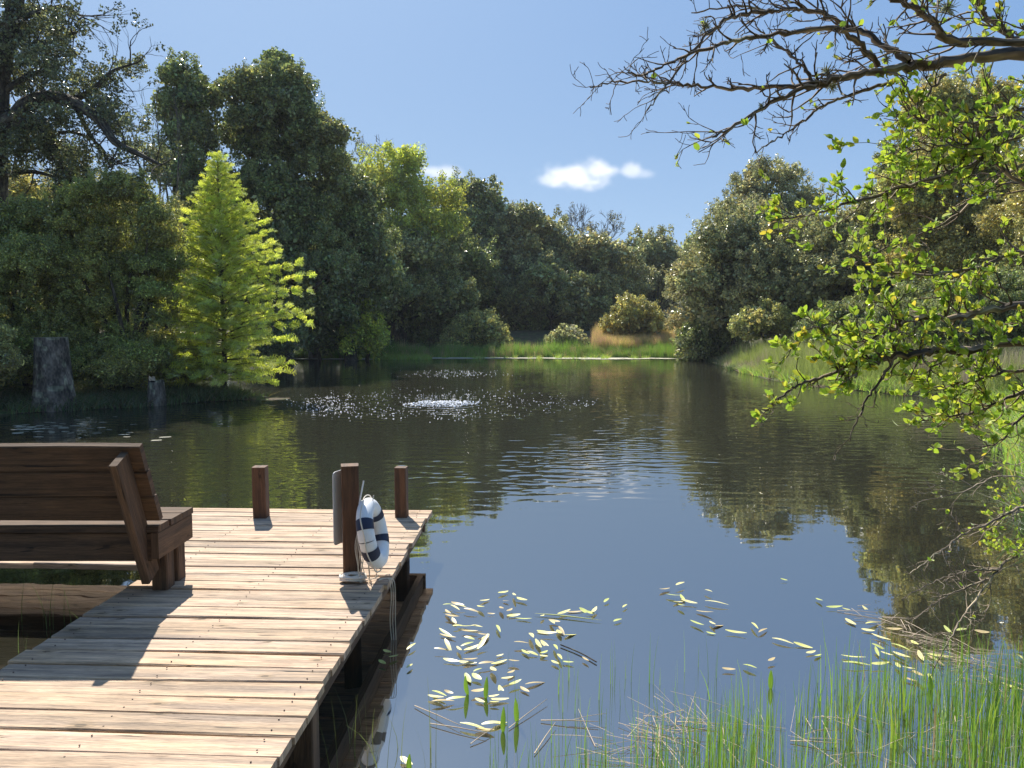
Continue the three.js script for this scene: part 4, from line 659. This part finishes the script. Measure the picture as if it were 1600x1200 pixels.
  const stick = curve([onLevel(876, 1010), onLevel(905, 1022), onLevel(932, 1037)].map((p) => p.setY(0.01)), 8); tag(mesh('floating_stick', tube(stick, stick.map(() => 0.004), 5), greyBark), 'thin pale stick floating right of the ring shaped pondweed', 'stick');
}

// ---------------------------------------------------------------- rushes and straw at the near bank
{
  const R = rngOf(111), pos = [], idx = [], col = [], blade = (p, H, w, lean, la, c, bend = 1) => {
    const b = pos.length / 3, fa = R() * 6.283;
    for (let k = 0; k < 5; k++) { const f = k / 4, off = lean * H * Math.pow(f, 1 + bend), ww = w * (1 - 0.85 * f), cx = p.x + Math.cos(la) * off, cz = p.z + Math.sin(la) * off, y = p.y + H * f * (1 - 0.25 * lean * f); pos.push(cx - Math.cos(fa) * ww, y, cz - Math.sin(fa) * ww, cx + Math.cos(fa) * ww, y, cz + Math.sin(fa) * ww); col.push(...c, ...c); }
    for (let k = 0; k < 4; k++) { const q = b + k * 2; idx.push(q, q + 1, q + 2, q + 1, q + 3, q + 2); }
  };
  const green = () => { const t = 0.7 + 0.6 * R(), y = R(); return [lerp(0.10, 0.25, y) * t, lerp(0.24, 0.40, y) * t, 0.035 * t]; };
  for (let i = 0; i < 9000; i++) {
    const x = -0.1 + 3.6 * R(), d = 2.3 + 2.3 * R(), far = lerp(3.25, 4.1, smooth(0.2, 2.6, x)) + 0.5 * (fbm(x * 2.2, 3, 3) - 0.5), thick = smooth(far + 0.25, far - 0.8, d) * smooth(-0.3, 0.75, x + 0.25 * (3.4 - d)) * (0.35 + 1.1 * smooth(0.35, 0.6, fbm(x * 1.7 + 8, d * 2.3, 3)));
    if (R() > thick) continue; const edge = smooth(far - 1.0, far, d);
    blade(V(x, Math.max(-0.05, groundAt(x, -d) - 0.02), -d), lerp(0.36, 0.29, edge) * (0.45 + 0.8 * R()), 0.0019 + 0.0019 * R(), 0.30 * R() * R(), R() * 6.283, R() < 0.07 ? [0.42, 0.32, 0.17] : green());
  }
  for (let i = 0; i < 40; i++) { const p = onLevel(790 + 330 * R(), 1040 + 80 * R()); blade(p.setY(-0.02), 0.1 + 0.2 * R(), 0.0019, 0.12 * R(), R() * 6, green()); }
  for (let i = 0; i < 30; i++) { const p = onLevel(470 + 220 * R(), 1150 + 80 * R()); if (p.x < -0.75) continue; blade(p.setY(-0.02), 0.12 + 0.3 * R(), 0.002, 0.5 * R(), R() * 6, [0.16, 0.2, 0.05]); }
  for (let i = 0; i < 16; i++) { const p = onLevel(-40 + 200 * R(), 965 + 60 * R()); if (p.x > -2.32) continue; blade(p.setY(-0.02), 0.12 + 0.25 * R(), 0.0025, 0.5 * R(), R() * 6, [0.12, 0.18, 0.05]); }
  for (let i = 0; i < 26; i++) { const p = onLevel(1300 + 300 * R(), 1120 + 70 * R()); blade(p, 0.2 + 0.12 * R(), 0.006, 0.25, R() * 6, [0.30, 0.42, 0.05], 0.5); }
  tag(kind(mesh('rush_grass', geoOf(pos, idx, null, col), bladeMat), 'stuff'), 'tall thin green rushes growing at the near water edge', 'rushes');
  const st = [], straw = (a, b, r) => st.push(tube([a, a.clone().lerp(b, 0.5).add(V(0, 0.006 * R(), 0)), b], [r, r, r * 0.6], 4));
  for (let i = 0; i < 90; i++) { const f = Math.pow(R(), 0.8), c = onLevel(lerp(1345, 1600, f) + (R() - 0.5) * 70 * (0.3 + f), lerp(952, 1085, f) + (R() - 0.5) * 60 * (0.25 + f)), a = -0.55 + (R() + R() - 1) * 1.5, L = 0.03 + 0.12 * R(), v = V(Math.cos(a) * L, (R() - 0.4) * 0.02, -Math.sin(a) * L); c.y = Math.max(0.006, groundAt(c.x, c.z)) + 0.012 * R(); straw(c.clone().sub(v), c.clone().add(v), 0.0008 + 0.0012 * R()); }
  for (let i = 0; i < 120; i++) { const g = R() + R() - 1, h = R() + R() - 1, c = i < 45 ? onLevel(1050 + g * 70, 1140 + h * 55) : onLevel(880 + 720 * R(), 1120 + 90 * R()), a = R() * 6.283, L = 0.03 + 0.13 * R(); c.y = Math.max(0.0, groundAt(c.x, c.z)) + 0.03 * R(); const v = V(Math.cos(a) * L, (i < 45 ? R() * 0.9 : R() * 0.3) * L, Math.sin(a) * L); straw(c.clone().sub(v.clone().setY(0)), c.clone().add(v), 0.0008 + 0.0011 * R()); }
  for (const [x0, y0, x1, y1] of [[648, 1105, 720, 1140], [672, 1133, 760, 1152], [835, 1180, 868, 1135], [795, 1140, 855, 1098], [845, 1128, 935, 1134], [735, 1165, 770, 1145], [1055, 1130, 1130, 1138], [1235, 1160, 1310, 1168]]) straw(onLevel(x0, y0).setY(0.008), onLevel(x1, y1).setY(0.02), 0.003);
  tag(kind(mesh('dead_straw', mergeGeometries(st), std({ color: rgb(0.52, 0.42, 0.31), roughness: 0.9 })), 'stuff'), 'dead pale straw drifted along the near water edge', 'straw');
}

// ---------------------------------------------------------------- near branches on the right
function branchThing(o) {
  const { name, label, category, foot, mains, seed, twigs, mat = twigMat, leafSpots } = o, R = rngOf(seed), t = thing(name, label, category, foot), wood = [], spots = [];
  const rel = (p) => p.clone().sub(foot);
  for (const [pts, r0, r1, nTw, twL, leafy, from = 0] of mains) {
    const P = curve(pts.map(([x, y, d]) => rel(ahead(x, y, d))), pts.length * 6);
    for (let i = 1; i < P.length - 1; i++) P[i].add(V((R() - 0.5), (R() - 0.5), (R() - 0.5)).multiplyScalar(0.008 + 0.34 * r0));
    wood.push(tube(P, P.map((_, i) => lerp(r0, r1, i / (P.length - 1)) * (0.8 + 0.42 * R())), r0 > 0.012 ? 9 : 6));
    for (let k = 0; k < nTw; k++) {
      const i = Math.min(P.length - 2, 1 + Math.floor((from + (1 - from) * (k + R()) / nTw) * (P.length - 2))), dir = P[i + 1].clone().sub(P[i - 1]).normalize();
      const nd = dir.multiplyScalar(0.75).add(V((R() - 0.5) * 1.3, (R() - 0.42) * 1.9, (R() - 0.5) * 1.3)).normalize(), L = twL * (0.35 + 0.9 * R()), r = lerp(r0, r1, i / P.length);
      twig(P[i], nd, L, Math.min(r * 0.6, 0.0042), 2, leafy);
    }
  }
  function twig(p, dir, L, r, depth, leafy) {
    const n = 5, pts = [p.clone()], d = dir.clone(); let q = p.clone();
    for (let i = 0; i < n; i++) { d.add(V((R() - 0.5) * 0.55, (R() - 0.5) * 0.55, (R() - 0.5) * 0.55)).normalize(); q = q.clone().addScaledVector(d, L / n); pts.push(q); }
    wood.push(tube(pts, pts.map((_, i) => Math.max(0.0009, lerp(r, r * 0.45, i / n) * (i % 2 ? 1.18 : 0.9))), 5));
    if (leafy) for (let i = 1; i <= n; i++) { const c = R() < leafy * 0.5 ? (i === n ? 3 : 1) : 0; for (let k = 0; k < c; k++) spots.push([pts[i].clone().lerp(pts[i - 1], R() * 0.6), d.clone().add(V((R() - 0.5) * 2, (R() - 0.2) * 1.6, (R() - 0.5) * 2)).normalize()]); }
    if (depth > 0) { const m = 1 + Math.floor(R() * 3); for (let k = 0; k < m; k++) { const nd = d.clone().add(V((R() - 0.5) * 1.7, (R() - 0.45) * 1.7, (R() - 0.5) * 1.7)).normalize(); twig(pts[2 + Math.floor(R() * 4)], nd, L * (0.35 + 0.35 * R()), r * 0.62, depth - 1, leafy); } }
  }
  mesh('branches', mergeGeometries(wood), mat, t);
  // leaves: the nearest 300 one by one, the rest as one part
  const scored = spots.map((s) => [s, -(s[0].z + foot.z), R()]).sort((a, b) => a[1] - b[1]);
  const inView = (p) => { const w = p.clone().add(foot), sx = 800 + FOCAL * w.x / -w.z; return sx < 1605; };
  const shown = scored.filter(([s]) => inView(s[0])), single = new Set(); const step = Math.max(1, shown.length / (o.single ?? 300)); for (let i = 0; i < shown.length && single.size < (o.single ?? 300); i += step) single.add(shown[Math.floor(i)][0]);
  const shapes = [0, 1, 2].map((k) => leafGeo(1, 0.56 + 0.06 * k, 900 + k, 0.18)), rest = [], X = V(1, 0, 0);
  const cols = [[0.40, 0.52, 0.05], [0.33, 0.48, 0.045], [0.48, 0.54, 0.06], [0.25, 0.40, 0.04], [0.60, 0.50, 0.06]], mats = cols.map((c) => new THREE.MeshPhysicalMaterial({ color: rgb(...c), vertexColors: true, roughness: 1, transmission: 0.55, thickness: 0, side: THREE.DoubleSide }));
  const buckets = cols.map(() => []);
  scored.forEach(([s]) => {
    const k = R() < 0.06 ? 4 : Math.floor(R() * 4), L = 0.0135 + 0.016 * R(), q = new THREE.Quaternion().setFromUnitVectors(X, s[1]).multiply(new THREE.Quaternion().setFromAxisAngle(X, (R() - 0.5) * 3)), sh = shapes[Math.floor(R() * 3)];
    if (single.has(s)) { const m = mesh('leaf', sh, mats[k], t); m.position.copy(s[0]); m.quaternion.copy(q); m.scale.setScalar(L); }
    else buckets[k].push(sh.clone().applyMatrix4(new THREE.Matrix4().compose(s[0], q, V(L, L, L))));
  });
  buckets.forEach((b, k) => { if (b.length) kind(mesh('foliage', mergeGeometries(b), mats[k], t), 'stuff'); });
  console.log(label, spots.length, 'leaves', wood.length, 'twigs');
  return t;
}
const nearTree = branchThing({
  name: 'overhanging_tree', label: 'near tree reaching in from the right with bare lichened boughs and bright green leaves', category: 'tree', foot: V(4.3, 0.25, -3.3), seed: 121,
  mains: [
    // trunk outside the picture
    [[[2330, 1080, 3.3], [2300, 700, 3.25], [2250, 300, 3.2], [2200, -100, 3.2]], 0.14, 0.09, 0, 0, 0],
    // bare upper bough and its forks
    [[[2260, 130, 3.2], [1900, 90, 2.95], [1600, 84, 2.75], [1470, 98, 2.7], [1403, 107, 2.66], [1346, 116, 2.62], [1280, 131, 2.6], [1219, 155, 2.58], [1145, 196, 2.5], [1113, 214, 2.45]], 0.026, 0.0022, 24, 0.13, 0.03, 0.45],
    [[[1290, 128, 2.6], [1212, 137, 2.6], [1156, 139, 2.6], [1100, 135, 2.55], [1048, 130, 2.5], [1010, 126, 2.48], [954, 129, 2.45], [922, 136, 2.4]], 0.008, 0.0016, 24, 0.10, 0],
    [[[1268, 128, 2.6], [1255, 106, 2.62], [1235, 83, 2.66], [1199, 58, 2.7], [1176, 30, 2.75]], 0.007, 0.002, 16, 0.12, 0],
    [[[1372, 103, 2.65], [1355, 81, 2.6], [1326, 55, 2.55], [1300, 46, 2.5], [1224, 53, 2.48], [1163, 60, 2.45], [1111, 74, 2.4], [1066, 90, 2.38], [1021, 110, 2.35], [994, 117, 2.3], [975, 104, 2.3]], 0.011, 0.0016, 27, 0.11, 0.01],
    [[[1420, 96, 2.66], [1381, 72, 2.7], [1337, 46, 2.75], [1294, 26, 2.8], [1250, 15, 2.8], [1208, 18, 2.8], [1150, 8, 2.8], [1080, 20, 2.8]], 0.013, 0.002, 30, 0.13, 0.04],
    [[[1208, 18, 2.7], [1160, 22, 2.66], [1122, 40, 2.6], [1089, 70, 2.55], [1055, 115, 2.5], [1032, 146, 2.48], [1010, 174, 2.45]], 0.008, 0.0018, 18, 0.11, 0],
    [[[1400, 125, 2.7], [1330, 148, 2.66], [1280, 169, 2.6], [1246, 196, 2.55], [1212, 218, 2.5], [1179, 239, 2.48]], 0.006, 0.0016, 14, 0.09, 0.02],
    [[[1900, 90, 2.9], [1600, 66, 2.6], [1484, 63, 2.55], [1464, 39, 2.55], [1436, 17, 2.55], [1403, 0, 2.55], [1360, -30, 2.55]], 0.017, 0.006, 26, 0.16, 0.25],
    [[[1477, 116, 2.7], [1447, 149, 2.65], [1425, 175, 2.6], [1414, 205, 2.6]], 0.006, 0.0018, 6, 0.08, 0.05],
    [[[1600, 78, 2.8], [1560, 40, 2.8], [1530, 10, 2.85], [1510, -30, 2.85]], 0.014, 0.006, 22, 0.17, 0.45],
    // leafy boughs
    [[[2260, 200, 3.2], [1850, 120, 2.9], [1640, 160, 2.8], [1540, 190, 2.75], [1450, 190, 2.7], [1400, 182, 2.65]], 0.014, 0.003, 32, 0.16, 0.9, 0.3],
    [[[2270, 330, 3.2], [1800, 150, 2.9], [1600, 206, 2.65], [1520, 259, 2.6], [1467, 275, 2.55], [1380, 302, 2.5], [1300, 325, 2.42], [1205, 346, 2.35]], 0.013, 0.0022, 42, 0.11, 0.7, 0.3],
    [[[1800, 190, 3.0], [1600, 258, 2.8], [1487, 342, 2.7], [1400, 380, 2.65], [1325, 420, 2.6]], 0.007, 0.002, 16, 0.13, 0.55, 0.2],
    [[[2000, 330, 3.0], [1720, 300, 2.75], [1600, 290, 2.65], [1520, 225, 2.6], [1450, 235, 2.55], [1395, 228, 2.5]], 0.010, 0.002, 38, 0.14, 0.9, 0.3],
    [[[2000, 420, 3.0], [1720, 400, 2.75], [1600, 395, 2.65], [1520, 420, 2.6], [1420, 428, 2.5], [1350, 410, 2.45]], 0.010, 0.002, 30, 0.10, 0.75, 0.3],
    [[[2290, 560, 3.25], [1900, 470, 3.0], [1700, 465, 2.7], [1600, 474, 2.6], [1500, 494, 2.52], [1440, 497, 2.48], [1395, 512, 2.45], [1355, 533, 2.4]], 0.021, 0.004, 40, 0.11, 0.8, 0.35],
    [[[2300, 700, 3.25], [1900, 560, 2.9], [1700, 533, 2.55], [1600, 535, 2.45], [1500, 547, 2.4], [1440, 551, 2.36], [1390, 560, 2.34], [1340, 571, 2.3], [1300, 584, 2.28]], 0.017, 0.005, 52, 0.08, 0.75, 0.35],
    [[[1300, 584, 2.28], [1250, 600, 2.25], [1222, 620, 2.22], [1195, 641, 2.2]], 0.005, 0.002, 16, 0.05, 0.22],
    [[[1345, 570, 2.3], [1310, 545, 2.28], [1275, 510, 2.25], [1245, 535, 2.25], [1228, 560, 2.25]], 0.004, 0.0015, 14, 0.05, 0.7],
    [[[1400, 558, 2.34], [1370, 600, 2.3], [1345, 642, 2.28], [1328, 690, 2.26]], 0.005, 0.0015, 7, 0.07, 0.04],
    [[[1900, 640, 2.9], [1700, 600, 2.6], [1600, 612, 2.5], [1540, 640, 2.45], [1490, 648, 2.42], [1440, 657, 2.4]], 0.009, 0.0018, 34, 0.09, 0.6, 0.3],
    [[[1700, 600, 2.6], [1600, 580, 2.5], [1540, 590, 2.45], [1480, 605, 2.42], [1420, 600, 2.4]], 0.007, 0.0018, 26, 0.09, 0.6, 0.2],
    [[[1640, 600, 2.5], [1590, 660, 2.45], [1560, 690, 2.42], [1510, 705, 2.4]], 0.005, 0.0015, 14, 0.09, 0.5],
  ],
});
// grey green lichen tufts on the bare bough
{
  const R = rngOf(131), parts = [];
  const tuftAt = (c, s) => { const g = []; for (let i = 0; i < 46; i++) { const v = V(R() - 0.5, R() - 0.5, R() - 0.5).normalize(), e = c.clone().addScaledVector(v, s * (0.5 + 0.6 * R())), m = c.clone().lerp(e, 0.5).add(V((R() - 0.5) * s * 0.4, (R() - 0.5) * s * 0.4, (R() - 0.5) * s * 0.4)); g.push(tube([c, m, e], [0.0016, 0.0013, 0.0006], 4)); } return mergeGeometries(g); };
  for (const [x, y, d, s] of [[1292, 112, 2.62, 0.035], [1300, 135, 2.62, 0.03], [1102, 40, 2.6, 0.03], [1480, 12, 2.55, 0.045], [1385, 92, 2.66, 0.022], [1190, 166, 2.55, 0.016]]) mesh('lichen_tuft', tuftAt(ahead(x, y, d).sub(nearTree.position), s), std({ color: rgb(0.30, 0.32, 0.20), roughness: 0.95 }), nearTree.children[0]);
}
branchThing({
  name: 'twiggy_shrub', label: 'grey bare twigs with a few green leaves leaning over the water at lower right', category: 'shrub', foot: V(4.1, 0.05, -4.6), seed: 141, single: 120, mat: std({ color: rgb(1.7, 1.6, 1.45), map: barkTex, bumpMap: barkBump, bumpScale: 0.006, roughness: 0.9 }),
  mains: [
    [[[1830, 1050, 4.6], [1760, 900, 4.3], [1660, 800, 4.1], [1600, 792, 4.0], [1550, 815, 3.95], [1500, 838, 3.9], [1460, 868, 3.85], [1422, 896, 3.8]], 0.012, 0.002, 22, 0.12, 0.03, 0.4],
    [[[1800, 980, 4.5], [1680, 890, 4.2], [1600, 868, 4.05], [1560, 890, 4.0], [1530, 930, 3.95], [1505, 965, 3.9], [1480, 1003, 3.85], [1455, 1056, 3.8]], 0.010, 0.002, 22, 0.14, 0.02, 0.4],
    [[[1560, 890, 4.0], [1520, 892, 3.95], [1470, 905, 3.9], [1418, 930, 3.85]], 0.006, 0.0022, 14, 0.11, 0],
    [[[1545, 905, 4.0], [1500, 922, 3.95], [1465, 940, 3.9], [1430, 968, 3.88]], 0.006, 0.0022, 16, 0.11, 0],
    [[[1700, 850, 4.2], [1620, 760, 4.1], [1560, 745, 4.0], [1500, 770, 3.95], [1440, 782, 3.9]], 0.006, 0.0016, 16, 0.14, 0.08, 0.2],
    [[[1700, 850, 4.2], [1640, 800, 4.1], [1590, 800, 4.05], [1545, 828, 4.0]], 0.007, 0.002, 20, 0.14, 0.75, 0.2],
    [[[1720, 880, 4.2], [1640, 850, 4.1], [1590, 860, 4.05], [1550, 858, 4.0]], 0.007, 0.002, 16, 0.12, 0.7, 0.2],
    [[[1700, 850, 4.2], [1640, 715, 4.15], [1590, 725, 4.1], [1545, 722, 4.05]], 0.005, 0.0015, 8, 0.12, 0.02, 0.3],
  ],
});

// thin air that veils the far trees a little
scene.fog = new THREE.FogExp2(new THREE.Color(0.86, 0.92, 1), 0.0004);

renderer.render(scene, camera);
